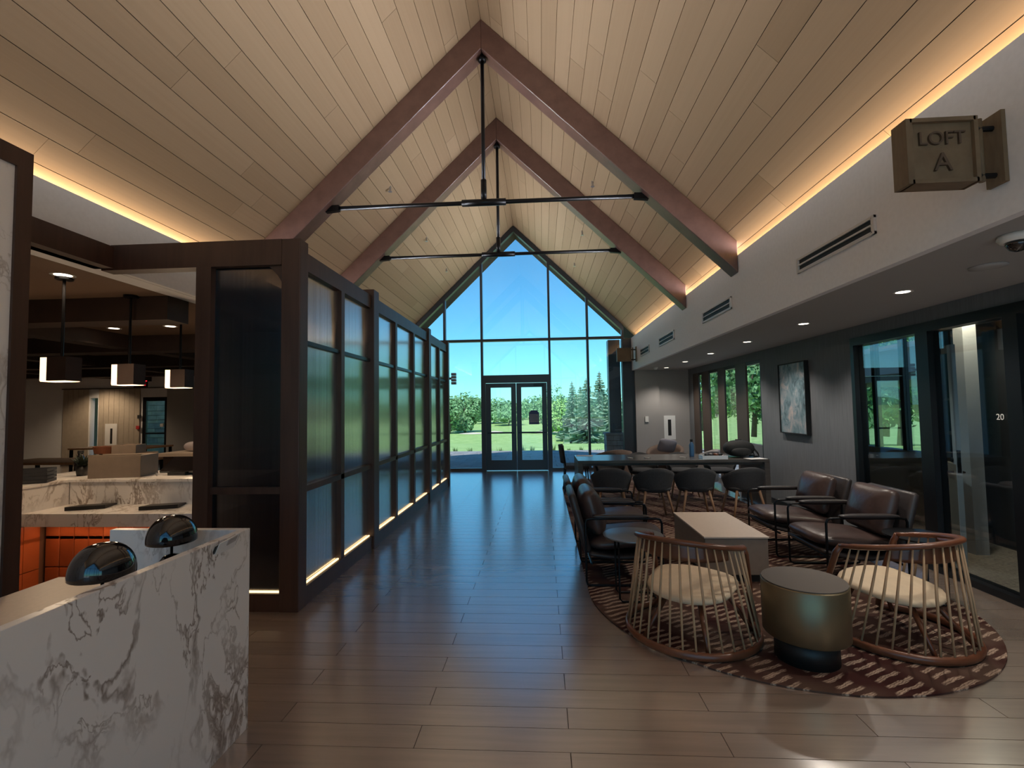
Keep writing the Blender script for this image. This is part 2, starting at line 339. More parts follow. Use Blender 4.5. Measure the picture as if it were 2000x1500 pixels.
def tag(o, label, cat, group=None, kind=None):
    if label: o['label'] = label
    if cat: o['category'] = cat
    if group: o['group'] = group
    if kind: o['kind'] = kind
    return o
def thing(name, label, cat, loc=(0, 0, 0), rotz=0.0, group=None):
    o = bpy.data.objects.new(name, None); col.objects.link(o); o.location = loc; o.rotation_euler = (0, 0, rotz); o.empty_display_size = .1
    return tag(o, label, cat, group)
def struct(o, label=None):
    o['kind'] = 'structure'
    if label: o['label'] = label
    return o
def sempty(name, label): return struct(thing(name, None, None), label)
def bx(name, mat, parent, *b, bevel=0): return MB().box(*b).build(name, mat, parent, bevel=bevel)
def dup(root, loc, rotz, label, group=None):
    def cp(o, par):
        c = o.copy(); col.objects.link(c); c.parent = par
        for k in o.children: cp(k, c)
        return c
    r = cp(root, None); r.location = loc; r.rotation_euler = (0, 0, rotz); r['label'] = label
    if group: r['group'] = group
    return r
def text(name, s, size, mat, parent, M, depth=.004):
    cu = bpy.data.curves.new(name, 'FONT'); cu.body = s; cu.size = size; cu.align_x = 'CENTER'; cu.align_y = 'CENTER'; cu.extrude = depth
    t = bpy.data.objects.new(name, cu); col.objects.link(t)
    me = bpy.data.meshes.new_from_object(t.evaluated_get(bpy.context.evaluated_depsgraph_get())); bpy.data.objects.remove(t)
    me.materials.clear(); me.materials.append(mat); o = bpy.data.objects.new(name, me); col.objects.link(o); o.parent = parent; o.matrix_local = M
    return o
def axes(x, y, z, loc):   # matrix with given column axes
    x, y, z = Vector(x), Vector(y), Vector(z); return Matrix(((x.x, y.x, z.x, loc[0]), (x.y, y.y, z.y, loc[1]), (x.z, y.z, z.z, loc[2]), (0, 0, 0, 1)))

# ================================================================== SETTING
# ---- floor
fl = MB(); fl.box(-17, XW, YB, 1.66, -.12, 0); fl.box(-17, -2.9, 1.66, 3.86, -.12, 0); fl.box(-17, -2.03, 3.86, YE + .1, -.12, 0); fl.box(-17, -3.7, YE + .1, 14.7, -.12, 0); fl.box(-2.03, XW, YE, YE + .1, -.12, 0)
floor = struct(fl.build('floor', floor_wood), 'light brown oak plank floor laid across the hall')
sub = MB(); sub.box(-2.9, XW, 1.66, YE, -.12, -.006); sub.build('underlay', groove, floor)
PW, PL = .1665, 1.478
unit = MB().box(-.5, .5, -.5, .5, -.5, .5).build('plank', floor_wood); umesh = unit.data; bpy.data.objects.remove(unit)
def plank(parent, mesh, M):
    o = bpy.data.objects.new('plank', mesh); col.objects.link(o); o.parent = parent; o.matrix_local = M; return o
k = -7
while 2.824 + PW*k < YE - .02:
    y0 = 2.824 + PW*k; y1 = min(y0 + PW, YE)
    xl = -2.9 if y1 < 3.84 else -2.03
    j = (.104 if k % 2 == 0 else -.635) - 4*PL
    while j < XW:
        a, b = max(j, xl), min(j + PL, XW)
        if b - a > .02 and not (a > .55 and b < 3.1 and y0 > 4.3 and y1 < 9.2):
            plank(floor, umesh, Matrix.Translation(((a + b)/2, (y0 + y1)/2, -.004)) @ Matrix.Diagonal((b - a - .004, y1 - y0 - .0035, .008, 1)))
        j += PL
    k += 1

# ---- ceiling: two pitched faces of tongue-and-groove boards
EX = .26
bk_ = MB()
for s in (-1, 1):
    e = (ER - RX + EX)
    bk_.prism([(RX, RZ + .03), (RX + s*e, RZ + .03 - SL*e), (RX + s*e, RZ + .33 - SL*e), (RX, RZ + .33)], 'y', YB - .9, YE + 1.1)
ceiling = struct(bk_.build('ceiling', groove), 'steep pitched ceiling of warm pale boards')
umesh2 = umesh.copy(); umesh2.materials.clear(); umesh2.materials.append(ceiling_wood)
nrm = math.sqrt(1 + SL*SL); CW = .2115; LEN = (ER - RX + EX)*nrm
stuffp = MB()
for s in (-1, 1):
    d = Vector((s, 0, -SL))/nrm; up_ = Vector((s*SL, 0, 1))/nrm; yv = Vector((0, 1, 0))
    kk = 0; s0 = LEN
    while s0 > 0.02:
        s1 = s0; s0 = max(0, s1 - (CW if kk else .30)); kk += 1
        y = 1.2 + random.uniform(-2.4, 0)
        mid = Vector((RX, 0, RZ)) + d*(s0 + s1)/2 + up_*.008
        M = Matrix.Translation((mid.x, (YB - .5 + y)/2, mid.z)) @ axes(d, yv, up_, (0, 0, 0)) @ Matrix.Diagonal((s1 - s0 - .005, y - YB + .5, .016, 1))
        stuffp.add([M @ Vector(v) for v in [(x, yy, z) for z in (-.5, .5) for yy in (-.5, .5) for x in (-.5, .5)]], [(0, 2, 3, 1), (4, 5, 7, 6), (0, 1, 5, 4), (2, 6, 7, 3), (0, 4, 6, 2), (1, 3, 7, 5)])
        while y < YE - .02:
            L = random.choice((2.4, 3.0, 3.6)); y2 = min(y + L, YE)
            if YE - y2 < .5: y2 = YE
            plank(ceiling, umesh2, Matrix.Translation((mid.x, (y + y2)/2, mid.z)) @ axes(d, yv, up_, (0, 0, 0)) @ Matrix.Diagonal((s1 - s0 - .005, y2 - y - .003, .016, 1)))
            y = y2
tag(stuffp.build('rear_boards', ceiling_wood, ceiling), None, None, None, 'stuff')

# ---- right bulkhead, soffit, right wall
struct(MB().box(ER, ER + .06, YB, YE, SOF, EZ).box(ER + .06, ER + EX, YB, YE, SOF + .13, EZ - .21).build('wall_right_bulkhead', wall_paint), 'pale grey bulkhead wall under the right eave')
struct(MB().box(ER + .06, XW + .1, YB, YE, SOF + .0005, SOF + .12).build('ceiling_soffit', soffit_paint), 'low grey soffit ceiling over the lounge')
SY0, SY1, W0, W1 = 2.0, 5.95, 8.36, 12.0
wr = MB(); wr.box(XW, XW + .12, YB, SY0, 0, SOF); wr.box(XW, XW + .12, SY1, W0, 0, SOF); wr.box(XW, XW + .12, W1, YE, 0, SOF); wr.box(XW, XW + .12, SY0, SY1, 2.36, SOF); wr.box(XW, XW + .12, W0, W1, 2.36, SOF); wr.box(XW, XW + .12, W0, W1, 0, .08)
struct(wr.build('wall_right', accent_wall), 'dark grey fabric-covered wall behind the lounge')
bb = struct(MB().box(XW - .012, XW, SY1, W0, 0, .09).build('baseboard_right', dark_metal), 'dark baseboard along the grey wall')
# end wall of the lounge alcove, with a pier beside the gable glazing
struct(MB().box(ER + .06, XW + .12, YE - .05, YE + .15, 0, SOF).box(ER + .06, 2.95, YE - .13, YE - .05, 0, SOF).build('wall_end_alcove', plain('alcove_paint', (.34, .325, .32), .75)), 'grey wall at the far end of the lounge alcove')
struct(MB().box(2.09, ER + .06, YE - .06, YE + .3, 0, EZ).build('trim_1', mull_metal), 'dark metal jamb column right of the gable window')
struct(MB().box(-4.2, EL + .06, YE - .06, YE + .3, 0, EZ).build('trim_2', mull_metal), 'dark metal jamb column left of the gable window')

# ---- left bulkhead
struct(MB().box(EL - .06, EL, YB, YE, 3.015, EZ).box(EL - EX, EL - .06, YB, YE, 2.83, EZ - .21).box(EL - .05, EL, 3.95, YE, 2.83, 3.015).build('wall_left_bulkhead', wall_paint), 'pale grey bulkhead wall under the left eave')
struct(MB().box(EL - .14, EL + .03, 2.0, 3.8, 2.83, 3.015).build('trim_3', frame_wood), 'dark wood header beam under the left bulkhead')
struct(MB().box(EL - .1, EL, YB, 2.0, 0, 3.015).box(EL - .1, EL, YE, 14.6, 0, 2.9).build('wall_left', wall_paint), 'grey left wall of the hall')

# ---- gable glazing at the end of the hall
def gable_window(name, label, yy, xs, split, doorx=None, doorz=2.35, xl=-3.56, xr=2.09):
    w = sempty(name, label)
    mw, md = .028, .07
    allx = [xl] + xs + [xr]
    for i, x in enumerate(allx):
        MB().box(x - mw, x + mw, yy - md, yy + md, 0, ceil_z(x) - .06).build('mullion', mull_metal, w)
    for i in range(len(allx) - 1):
        a, b = allx[i] + mw, allx[i + 1] - mw
        bx('transom', mull_metal, w, a, b, yy - md, yy + md, split - .03, split + .03)
        isdoor = doorx and abs(allx[i] - doorx[0]) < .01
        if isdoor: bx('transom', mull_metal, w, a, b, yy - md, yy + md, doorz - .02, doorz + .1)
        else: bx('sill', mull_metal, w, a, b, yy - md, yy + md, 0, .07)
        z0 = doorz + .1 if isdoor else .07
        MB().box(a, b, yy - .006, yy + .006, z0, split - .03).build('pane', clear_glass, w)
        top = [(a, ceil_z(a) - .13), (b, ceil_z(b) - .13)]
        poly = [(a, split + .03), (b, split + .03), top[1]] + ([(RX, ceil_z(RX) - .13)] if a < RX < b else []) + [top[0]]
        MB().prism(poly, 'y', yy - .006, yy + .006).build('pane', clear_glass, w)
    for s in (-1, 1):
        e = xr - RX if s > 0 else RX - xl
        MB().prism([(RX, RZ - .02), (RX + s*e, RZ - .02 - SL*e), (RX + s*e, RZ - .17 - SL*e), (RX, RZ - .17)], 'y', yy - md - .01, yy + md).build('head_rail', mull_metal, w)
    return w
XS = [-2.50, -1.525, .225, 1.20]
gable_window('window_1', 'tall gable curtain wall looking onto the golf course', YE, XS, 3.36, (-1.525, .225))
gable_window('window_2', 'gable entrance glazing behind the viewer', YB, XS, 3.36)

# double door
dr = sempty('door_1', 'dark framed glass double door under the gable window')
bx('door_frame', mull_metal, dr, -1.50, -1.44, YE - .07, YE + .07, 0, 2.33); bx('door_frame', mull_metal, dr, .14, .20, YE - .07, YE + .07, 0, 2.33); bx('door_frame', mull_metal, dr, -1.44, .14, YE - .07, YE + .07, 2.25, 2.33)
for (a, b, hs) in ((-1.435, -.655, 1), (-.645, .135, -1)):
    lf = MB(); st = .125
    lf.box(a, a + st, YE - .025, YE + .025, .01, 2.24); lf.box(b - st, b, YE - .025, YE + .025, .01, 2.24); lf.box(a + st, b - st, YE - .025, YE + .025, .01, .27); lf.box(a + st, b - st, YE - .025, YE + .025, 2.13, 2.24)
    L = lf.build('door_leaf', mull_metal, dr)
    MB().box(a + st, b - st, YE - .005, YE + .005, .27, 2.13).build('pane', clear_glass, L)
    bx('push_bar', dark_metal, L, a + .04, b - .04, YE - .09, YE - .055, .95, .99)
bx('door_closer', dark_metal, dr, -.2, .06, YE - .1, YE - .03, 2.14, 2.22)

# notice taped to the right leaf
nz = ony(1043, 815, YE - .02)
n_ = thing('notice', 'small blue bordered notice taped to the right glass door leaf', 'notice', (nz.x, YE - .008, nz.z - .18))
MB().prism([(-.13, 0), (.13, 0), (.13, .29), (.07, .36), (-.07, .36), (-.13, .29)], 'y', -.004, 0).build('sheet', blue_n, n_)
bx('print', grey_print, n_, -.11, .11, -.006, -.004, .05, .26)
for i in range(4): bx('print_line', blue_n, n_, -.09, .09 - .03*(i % 2), -.0075, -.006, .09 + i*.045, .098 + i*.045)

# ---- trusses
def truss(yb, label):
    t = thing('roof_truss', label, 'truss', (RX, yb, 0))
    vd, wd = .37, .11
    for s in (-1, 1):
        e = ER - RX - .004
        MB().prism([(0, RZ), (s*e, RZ - SL*e), (s*e, RZ - SL*e - vd), (0, RZ - vd)], 'y', -wd, wd).build('rafter', beam_wood, t, bevel=.008)
    zt = 4.12; xe = (RZ - vd - zt)/SL
    MB().tube([(-xe + .03, 0, zt), (xe - .03, 0, zt)], .026, 10).build('tie_rod', black_rod, t, smooth=True)
    MB().tube([(0, 0, zt), (0, 0, RZ - vd + .02)], .024, 10).build('king_rod', black_rod, t, smooth=True)
    MB().tube([(-.27, 0, zt), (.27, 0, zt)], .042, 12).build('sleeve', black_rod, t, smooth=True)
    MB().tube([(0, 0, zt + .02), (0, 0, zt + .28)], .036, 12).build('sleeve', black_rod, t, smooth=True)
    MB().lathe([(.05, 0), (.05, .03), (.03, .06), (.024, .1)][::-1], 14, (0, 0, RZ - vd - .09)).build('clevis', black_rod, t, smooth=True)
    for s in (-1, 1): MB().prism([(s*(xe - .12), zt - .035), (s*(xe + .05), zt - .05), (s*(xe + .005), zt + .03), (s*(xe - .12), zt + .035)], 'y', -.03, .03).build('clevis', black_rod, t)
truss(5.75, 'nearest dark timber truss with black tie rods under the pitched ceiling')
truss(7.75, 'farther dark timber truss with black tie rods, nearer the gable window')

# ---- reeded glass partition
part = thing('glass_partition', 'dark wood partition of tall reeded glass panes along the walkway', 'partition', (-2.04, 3.8, 0))
def pt(name, mat, x0, x1, y0, y1, z0, z1, parent=part, bevel=0): return MB().box(x0 + 2.04, x1 + 2.04, y0 - 3.8, y1 - 3.8, z0, z1).build(name, mat, parent, bevel=bevel)
pt('post', frame_wood, -2.125, -1.965, 3.8, 3.94, 0, 3.03, bevel=.006)
bays = [(3.94, 5.52, [4.71]), (5.70, 8.31, [6.5, 7.43]), (8.47, 10.03, [9.32])]
for p0, p1 in ((5.52, 5.70), (8.31, 8.47), (10.03, 10.17)): pt('post', frame_wood, -2.125, -1.955, p0, p1, 0, 3.03, bevel=.006)
for y0, y1, ms in bays:
    pt('top_rail', frame_wood, -2.09, -1.985, y0, y1, 2.80, 2.955); pt('bottom_rail', frame_wood, -2.09, -1.975, y0, y1, 0, .15); pt('mid_rail', frame_wood, -2.075, -1.985, y0, y1, .925, .975)
    ys = [y0] + ms + [y1]
    for m_ in ms: pt('mullion', frame_wood, -2.085, -1.985, m_ - .04, m_ + .04, .15, 2.80)
    for i in range(len(ys) - 1):
        a = ys[i] + (.04 if i else 0); b = ys[i + 1] - (.04 if i < len(ys) - 2 else 0)
        pt('transom', dark_metal, -2.065, -2.0, a, b, 2.17, 2.205)
        for z0, z1 in ((.165, .925), (.975, 2.17), (2.205, 2.80)): pt('pane', reed_glass, -2.042, -2.030, a, b, z0, z1)
        pt('light_strip', led_warm, -2.026, -2.008, a, b, .15, .161)
# front return of the partition, facing the entrance
fy0, fy1 = 3.81, 3.90
pt('header', frame_wood, -3.70, -2.125, 3.80, 3.92, 2.815, 3.03)
pt('mullion', frame_wood, -2.86, -2.73, 3.80, 3.92, 0, 2.815)
pt('bottom_rail', frame_wood, -2.73, -2.125, 3.81, 3.91, 0, .14); pt('mid_rail', frame_wood, -2.73, -2.125, 3.83, 3.9, .93, .985)
pt('pane', reed_glass, -2.73, -2.125, 3.858, 3.87, .15, .93); pt('pane', reed_glass, -2.73, -2.125, 3.858, 3.87, .985, 2.815)
pt('light_strip', led_warm, -2.73, -2.125, 3.835, 3.852, .14, .152)
MB().prism([(-2.125 + 2.04, 2.815), (-2.25 + 2.04, 2.815), (-2.225 + 2.04, 2.79), (-2.17 + 2.04, 2.73), (-2.14 + 2.04, 2.68), (-2.125 + 2.04, 2.65)], 'y', .03, .08).build('corner_bracket', frame_wood, part)

# ---- marble pillar and reception desk
pil = thing('marble_pillar', 'wood framed marble pillar at the left edge beside the reception desk', 'pillar', (-3.2, 1.6, 0))
bx('core', dark_beam, pil, -.4, .40, -1.4, .76, 0, 2.95)
bx('marble_panel', marble_m, pil, .40, .425, -1.3, .735, .1, 2.93)
for (y0, y1, z0, z1) in ((.735, .815, 0, 3.03), (-1.4, .735, 2.93, 3.03), (-1.4, .735, 0, .1)): bx('frame', frame_wood, pil, .38, .44, y0, y1, z0, z1)
bx('frame', frame_wood, pil, -.42, .38, .76, .815, 0, 3.03)

desk = thing('reception_desk', 'white marble reception desk with brown veins in the lower left corner', 'desk', (-1.9, .8, 0))
bx('front_panel', marble_m, desk, .34, .38, -2.2, 1.64, 0, 1.0, bevel=.002)
bx('end_panel', marble_m, desk, -.35, .338, 1.60, 1.64, 0, 1.0, bevel=.002)
bx('worktop', stone_top, desk, -.62, .338, -2.2, 1.598, .72, .76, bevel=.002)
bx('drawer_unit', dark_beam, desk, -.6, -.1, -2.0, 1.4, 0, .72)
def lamp(loc, label):
    t = thing('mushroom_lamp', label, 'lamp', loc, 0, 'black mushroom lamps on the desk')
    MB().lathe([(.0, .0), (.052, 0), (.055, .01), (.055, .10), (.050, .135), (.034, .155), (.012, .162), (.0, .163)], 32).build('base', gloss_black, t, smooth=True)
    MB().lathe([(.006, .16), (.006, .30)], 12).build('stem', black_rod, t, smooth=True)
    pr = [(.001, .345)]
    for i in range(1, 13):
        a = math.pi/2*(1 - i/12); pr.append((.106*math.cos(a)**.85, .235 + .11*math.sin(a)))
    pr += [(.106, .222), (.100, .217), (.001, .222)]
    MB().lathe(pr[::-1], 40).build('shade', gloss_black, t, smooth=True)
lamp((-1.80, 2.26, .76), 'black mushroom lamp at the far end of the marble desk'); lamp((-1.70, 1.787, .76), 'nearer black mushroom lamp at the left on the marble desk')
cl = thing('clipboard', 'black clipboard with white papers leaning at the far end of the desk', 'clipboard', (-1.62, 2.30, .76))
Mc = Matrix.Rotation(R_(28), 4, 'Y') @ Matrix.Rotation(R_(8), 4, 'X')
MB().box(-.006, 0, -.11, .05, 0, .27, Mc).build('board', black_base, cl); MB().box(.001, .004, -.10, .04, .02, .285, Mc).build('papers', paper, cl); MB().box(-.008, .008, -.04, .02, .25, .28, Mc).build('clip', steel, cl)

# ================================================================== LEFT: host counter and bar room
hc = thing('host_counter', 'marble topped host counter with terracotta tiled front behind the partition opening', 'counter', (-3.68, 4.3, 0))
def hp(name, mat, x0, x1, y0, y1, z0, z1, bevel=.002): return MB().box(x0 + 3.68, x1 + 3.68, y0 - 4.3, y1 - 4.3, z0, z1).build(name, mat, hc, bevel=bevel)
hp('lower_slab', marble_m, -4.50, -2.75, 3.94, 4.36, .64, .75)
hp('riser', marble_m, -4.50, -2.75, 4.36, 4.40, .64, .96); hp('upper_slab', marble_m, -5.1, -2.75, 4.345, 5.0, .96, .985)
hp('side_riser', marble_m, -4.56, -4.505, 3.5, 4.36, .64, .96); hp('side_slab', marble_m, -5.1, -4.5, 3.5, 4.344, .96, .985)
hp('carcass', grout, -4.49, -2.76, 4.16, 4.95, .06, .64); hp('side_carcass', grout, -5.05, -4.52, 3.52, 4.3, .06, .64); hp('toe_kick', black_base, -4.49, -2.76, 4.2, 4.9, 0, .06)
tl = MB().box(-.067, .067, -.008, .008, -.139, .139).build('tile', terracotta, hc, bevel=.006); tm = tl.data; first = True
for i in range(12):
    for j in range(3):
        o = tl if first else bpy.data.objects.new('tile', tm)
        if not first:
            col.objects.link(o); o.parent = hc; b_ = o.modifiers.new('bevel', 'BEVEL'); b_.width = .006; b_.segments = 2
        first = False
        o.location = (-4.43 + .138*i + 3.68, 4.152 - 4.3, .06 + .145 - .05 + .2835*(j - .35)); 
        if j == 2: o.scale = (1, 1, .55); o.location.z = .558
        if j == 0: o.scale = (1, 1, .62); o.location.z = .145
        if j == 1: o.location.z = .377
for j in range(4):
    for k2, (z_, sc_) in enumerate(((.145, .62), (.377, 1), (.558, .55))):
        o = bpy.data.objects.new('tile', tm); col.objects.link(o); o.parent = hc; o.rotation_euler = (0, 0, R_(90)); o.location = (-4.512 + 3.68, 3.62 + .138*j - 4.3, z_); o.scale = (1, 1, sc_)

area('counter_light', (-3.62, 4.08, .632), 1.6, .02, (R_(-35), 0, 0), 3.2, (1, .62, .34)); hp('light_strip', led_warm, -4.4, -2.8, 4.06, 4.075, .634, .64, bevel=0)
def folder(px, py, w, rz, label):
    p = onz(px, py, .75); t = thing('menu_folder', label, 'folder', (p.x, p.y, .7505), rz)
    MB().prism([(-.12, 0), (.12, 0), (.12, .012), (-.12, .034)], 'x', -w/2, w/2).build('cover', black_base, t, bevel=.002)
    bx('pages', paper, t, -w/2 + .01, w/2 - .012, -.11, .114, .002, .010)
folder(180, 991, .30, R_(20), 'left black folder lying on the marble host counter'); folder(320, 990, .30, R_(20), 'right black folder on the marble host counter, near the dark mullion')
# things on the upper ledge
LZ = .9855
def at_ledge(px, y): return ony(px, 900, y).x
gb = thing('grey_box', 'large plain grey box standing on the marble ledge', 'box', (at_ledge(238, 4.55), 4.58, LZ), R_(12))
bx('panel', taupe, gb, -.23, .23, -.15, .15, 0, .21, bevel=.004)
for yy in (-.15, .14): bx('lip', taupe, gb, -.23, .23, yy, yy + .01, .21, .225)
bsk = thing('wicker_basket', 'small dark brown basket on top of the grey box', 'basket', (at_ledge(211, 4.6), 4.55, LZ + .2255), 0)
MB().grid(lambda u, v: Vector(((.07 + .012*v)*math.cos(2*math.pi*u)*1.25, (.05 + .01*v)*math.sin(2*math.pi*u), .07*v)), 20, 3, True).build('wall', walnut, bsk, solid=.006); MB().lathe([(.0, .002), (.06, .002), (.06, .008), (0, .008)], 16).build('bottom', walnut, bsk)
wbx = thing('wooden_crate', 'small open tan crate beside the basket on the grey box', 'crate', (at_ledge(255, 4.6), 4.58, LZ + .2255), R_(10))
for b in ((-.11, .11, -.08, -.07, 0, .085), (-.11, .11, .07, .08, 0, .085), (-.11, -.1, -.07, .07, 0, .085), (.1, .11, -.07, .07, 0, .085)): bx('side', taupe, wbx, *b)
bx('bottom', taupe, wbx, -.1, .1, -.07, .07, 0, .008)
cr = thing('slatted_crate', 'dark slatted crate at the left end of the marble ledge', 'crate', (at_ledge(80, 4.25), 4.15, LZ), R_(28))
for i in range(4):
    for (a, b, c, d) in ((-.16, .16, -.1, -.088), (-.16, .16, .088, .1), (-.16, -.148, -.088, .088), (.148, .16, -.088, .088)): bx('slat', dark_blue, cr, a, b, c, d, .005 + i*.032, .030 + i*.032)
bx('bottom', dark_blue, cr, -.148, .148, -.088, .088, 0, .006)
pl_ = thing('potted_plant', 'dark leafy potted plant on the ledge left of the grey box', 'plant', (at_ledge(158, 4.6), 4.62, LZ))
MB().lathe([(.0, 0), (.045, 0), (.06, .1), (.055, .1), (.0, .09)], 20).build('pot', black_base, pl_, smooth=True)
lv = MB()
for i in range(60):
    a, e_ = random.uniform(0, 6.28), random.uniform(.1, 1.3); L = random.uniform(.06, .15); d = Vector((math.cos(a)*math.cos(e_), math.sin(a)*math.cos(e_), math.sin(e_))); p0 = Vector((0, 0, .09)); p1 = p0 + d*L; sd_ = d.cross(Vector((0, 0, 1))).normalized()*.018
    lv.add([p0, p0 + d*L*.5 + sd_, p1, p0 + d*L*.5 - sd_], [(0, 1, 2, 3)])
lv.build('foliage', plain('dark_leaf', (.02, .03, .018), .6), pl_)
jar = thing('black_jar', 'dark jar with lid standing behind the potted plant', 'jar', (at_ledge(157, 4.9) , 4.9, LZ))
MB().lathe([(.0, 0), (.035, 0), (.035, .16), (.022, .18), (.022, .2), (0, .2)], 20).build('body', gloss_black, jar, smooth=True); MB().lathe([(0, .2), (.026, .2), (.026, .23), (0, .23)], 20).build('lid', black_base, jar)
mon = thing('point_of_sale_screen', 'black tilted till screen with a silver pen on the ledge right of the grey box', 'screen', (at_ledge(340, 4.55), 4.62, LZ))
MB().box(-.19, .19, -.012, .012, 0, .24, Matrix.Translation((0, -.02, .03)) @ Matrix.Rotation(R_(-58), 4, 'X')).build('panel', gloss_black, mon, bevel=.004)
bx('foot', black_base, mon, -.09, .09, -.04, .14, 0, .03); MB().tube([(-.2, -.05, .025), (-.15, -.1, .01)], .007, 8).build('pen', steel, mon)

# room shell
struct(MB().box(-17, EL - EX, 2.0, 14.6, 2.83, 3.1).build('ceiling_bar', bar_ceiling), 'dark brown ceiling of the bar room on the left')
for (x0, x1, y0, y1) in [(-17, EL - EX, y, y + .3) for y in (4.75, 7.15, 9.5, 11.9)] + [(x, x + .28, 2.0, 14.5) for x in (-6.7, -9.6, -12.6)]:
    tag(MB().box(x0, x1, y0, y1, 2.58 if x1 - x0 > 1 else 2.62, 2.829).build('coffer_beam', dark_beam, None, ((x0 + x1)/2, (y0 + y1)/2, 2.6)), None, None, None, 'structure')
struct(MB().box(-17, -3.5, 14.5, 14.65, 2.12, 2.9).box(-17, -14.35, 14.5, 14.65, 0, 2.12).box(-14.1, -12.6, 14.5, 14.65, 0, 2.12).box(-11.75, -3.5, 14.5, 14.65, 0, 2.12).build('wall_far_bar', wall_paint), 'beige far wall of the bar room')
struct(MB().box(-17, -13.4, 15.4, 15.5, 0, 2.9).box(-17, -13.4, 14.65, 15.4, 2.6, 2.7).build('wall_passage', beige_board), 'lit beige wall in the passage beyond the bar')
struct(MB().box(-17.2, EL - .62, 1.9, 14.7, 3.1, 5.3).build('shade_roof', canopy_grey), 'unseen roof mass added over the bar room to shade the patio')  # unseen raised mass, added to keep the sun off the patio
struct(MB().box(-17.1, -17, 2, 14.6, 0, 2.9).box(-17, EL - .1, 1.9, 2, 0, 2.9).build('wall_side_bar', wall_paint), 'beige side wall of the bar room')
wb = struct(MB().box(-15.3, -12.62, 14.485, 14.5, 0, .1).build('baseboard_bar', dark_beam), 'dark baseboard of the bar wall')
bw = sempty('wall_panelling', 'vertical beige boards on the far bar wall')
x = -15.25
while x < -12.75:
    if not (x + .17 > -14.36 and x < -14.09): bx('board', beige_board, bw, x, x + .165, 14.47, 14.498, .1, 2.4)
    x += .172
bx('rail', dark_beam, bw, -15.3, -11.0, 14.46, 14.499, 2.405, 2.43)
struct(MB().box(-11.72, -10.2, 14.40, 14.498, 0, 2.4).build('trim_4', soffit_paint), 'grey panel right of the bar door')
d3 = sempty('door_2', 'glass door at the far side of the bar room')
for b in ((-12.6, -12.48, 0, 2.12), (-11.87, -11.75, 0, 2.12), (-12.48, -11.87, 2.0, 2.12), (-12.48, -11.87, 0, .2), (-12.48, -11.87, .95, 1.0)): bx('frame', dark_metal, d3, b[0], b[1], 14.5, 14.56, b[2], b[3])
bx('pane', clear_glass, d3, -12.48, -11.87, 14.52, 14.53, .2, .95); bx('pane', clear_glass, d3, -12.48, -11.87, 14.52, 14.53, 1.0, 2.0); bx('lock_box', white_p, d3, -11.98, -11.88, 14.46, 14.5, 1.18, 1.28)
sw = sempty('wall_stone_outside', 'buff stone wall outside the far bar door'); bx('backing', grout, sw, -14.5, -12.1, 16.6, 16.9, -.1, 3.4)
z = -.1
while z < 3.2:
    h = random.choice((.12, .16, .2)); x = -14.5 + random.uniform(-.2, 0)
    while x < -12.1:
        L = random.uniform(.2, .55); bx('stone', buff_stone if random.random() < .7 else stone_grey, sw, max(x, -14.5), min(x + L - .012, -12.08), 16.56 + random.uniform(-.015, .015), 16.61, z, z + h - .012); x += L
    z += h
tag(MB().box(-12.72, -12.62, 14.44, 14.468, 1.45, 1.56).build('wall_plate', slot, None, (-12.67, 14.46, 1.5)), 'small black wall plate left of the far bar door', 'wall plate')
tag(MB().box(-12.75, -12.65, 14.43, 14.468, 1.12, 1.22).build('fire_alarm', plain('alarm_red', (.45, .03, .03), .5), None, (-12.7, 14.46, 1.17)), 'small red alarm box left of the far bar door', 'alarm box')
po = thing('framed_notice', 'pale framed notice with a black stripe on the bar room boards', 'notice', (-13.6, 14.455, .95)); bx('sheet', paper, po, -.2, .2, 0, .014, -.35, .35); bx('stripe', slot, po, -.02, .05, -.003, 0, -.28, .2)
ex = thing('exit_sign', 'glowing red exit sign hanging from the bar ceiling', 'sign', (ony(274, 744, 13).x, 13, 2.35)); bx('housing', black_base, ex, -.2, .2, 0, .04, 0, .22); bx('mount', black_base, ex, -.03, .03, .005, .035, .22, .48)
text('lettering', 'EXIT', .2, exit_red, ex, axes((1, 0, 0), (0, 0, 1), (0, -1, 0), (0, -.004, .11)))

def downlight(x, y, z, label, watts, colr, grp, r=.075, spot=130):
    t = thing('recessed_downlight', label, 'downlight', (x, y, z), 0, grp)
    MB().lathe([(r*.72, -.002), (r, -.006), (r, 0), (r*.72, 0)], 24).build('trim_ring', white_p, t, smooth=True)
    MB().lathe([(0, -.003), (r*.7, -.003), (r*.7, -.001), (0, -.001)], 20).build('lens', led_lens, t)
    if watts:
        d = bpy.data.lights.new('bulb', 'SPOT'); d.energy = watts; d.color = colr; d.spot_size = R_(spot); d.spot_blend = .6; d.shadow_soft_size = .05
        o = bpy.data.objects.new('bulb', d); col.objects.link(o); o.parent = t; o.location = (0, 0, -.03)
BARC = (1, .74, .48)
for (x, y, w, l_) in ((-4.18, 3.93, 30, 'bar downlight just behind the left pendant rod'), (-6.1, 6.49, 22, 'bar ceiling downlight left of the middle pendant rod'), (-5.22, 6.45, 22, 'bar ceiling downlight beside the right pendant rod'), (-13.7, 13.6, 110, 'bar downlight washing the far boards with warm light'), (-11, 10.6, 24, 'bar downlight farther back over the tables'), (-8, 10.6, 24, 'bar downlight in the middle of the far coffers')):
    downlight(x, y, 2.83, l_, w, BARC, 'bar room downlights', .09)
tag(MB().lathe([(0, -.006), (.22, -.006), (.23, 0), (0, 0)], 32, (-6.1, 5.9, 2.83)).build('ceiling_speaker', soffit_paint, None, (-6.1, 5.9, 2.83)), 'flat round pale speaker in the bar ceiling', 'speaker')
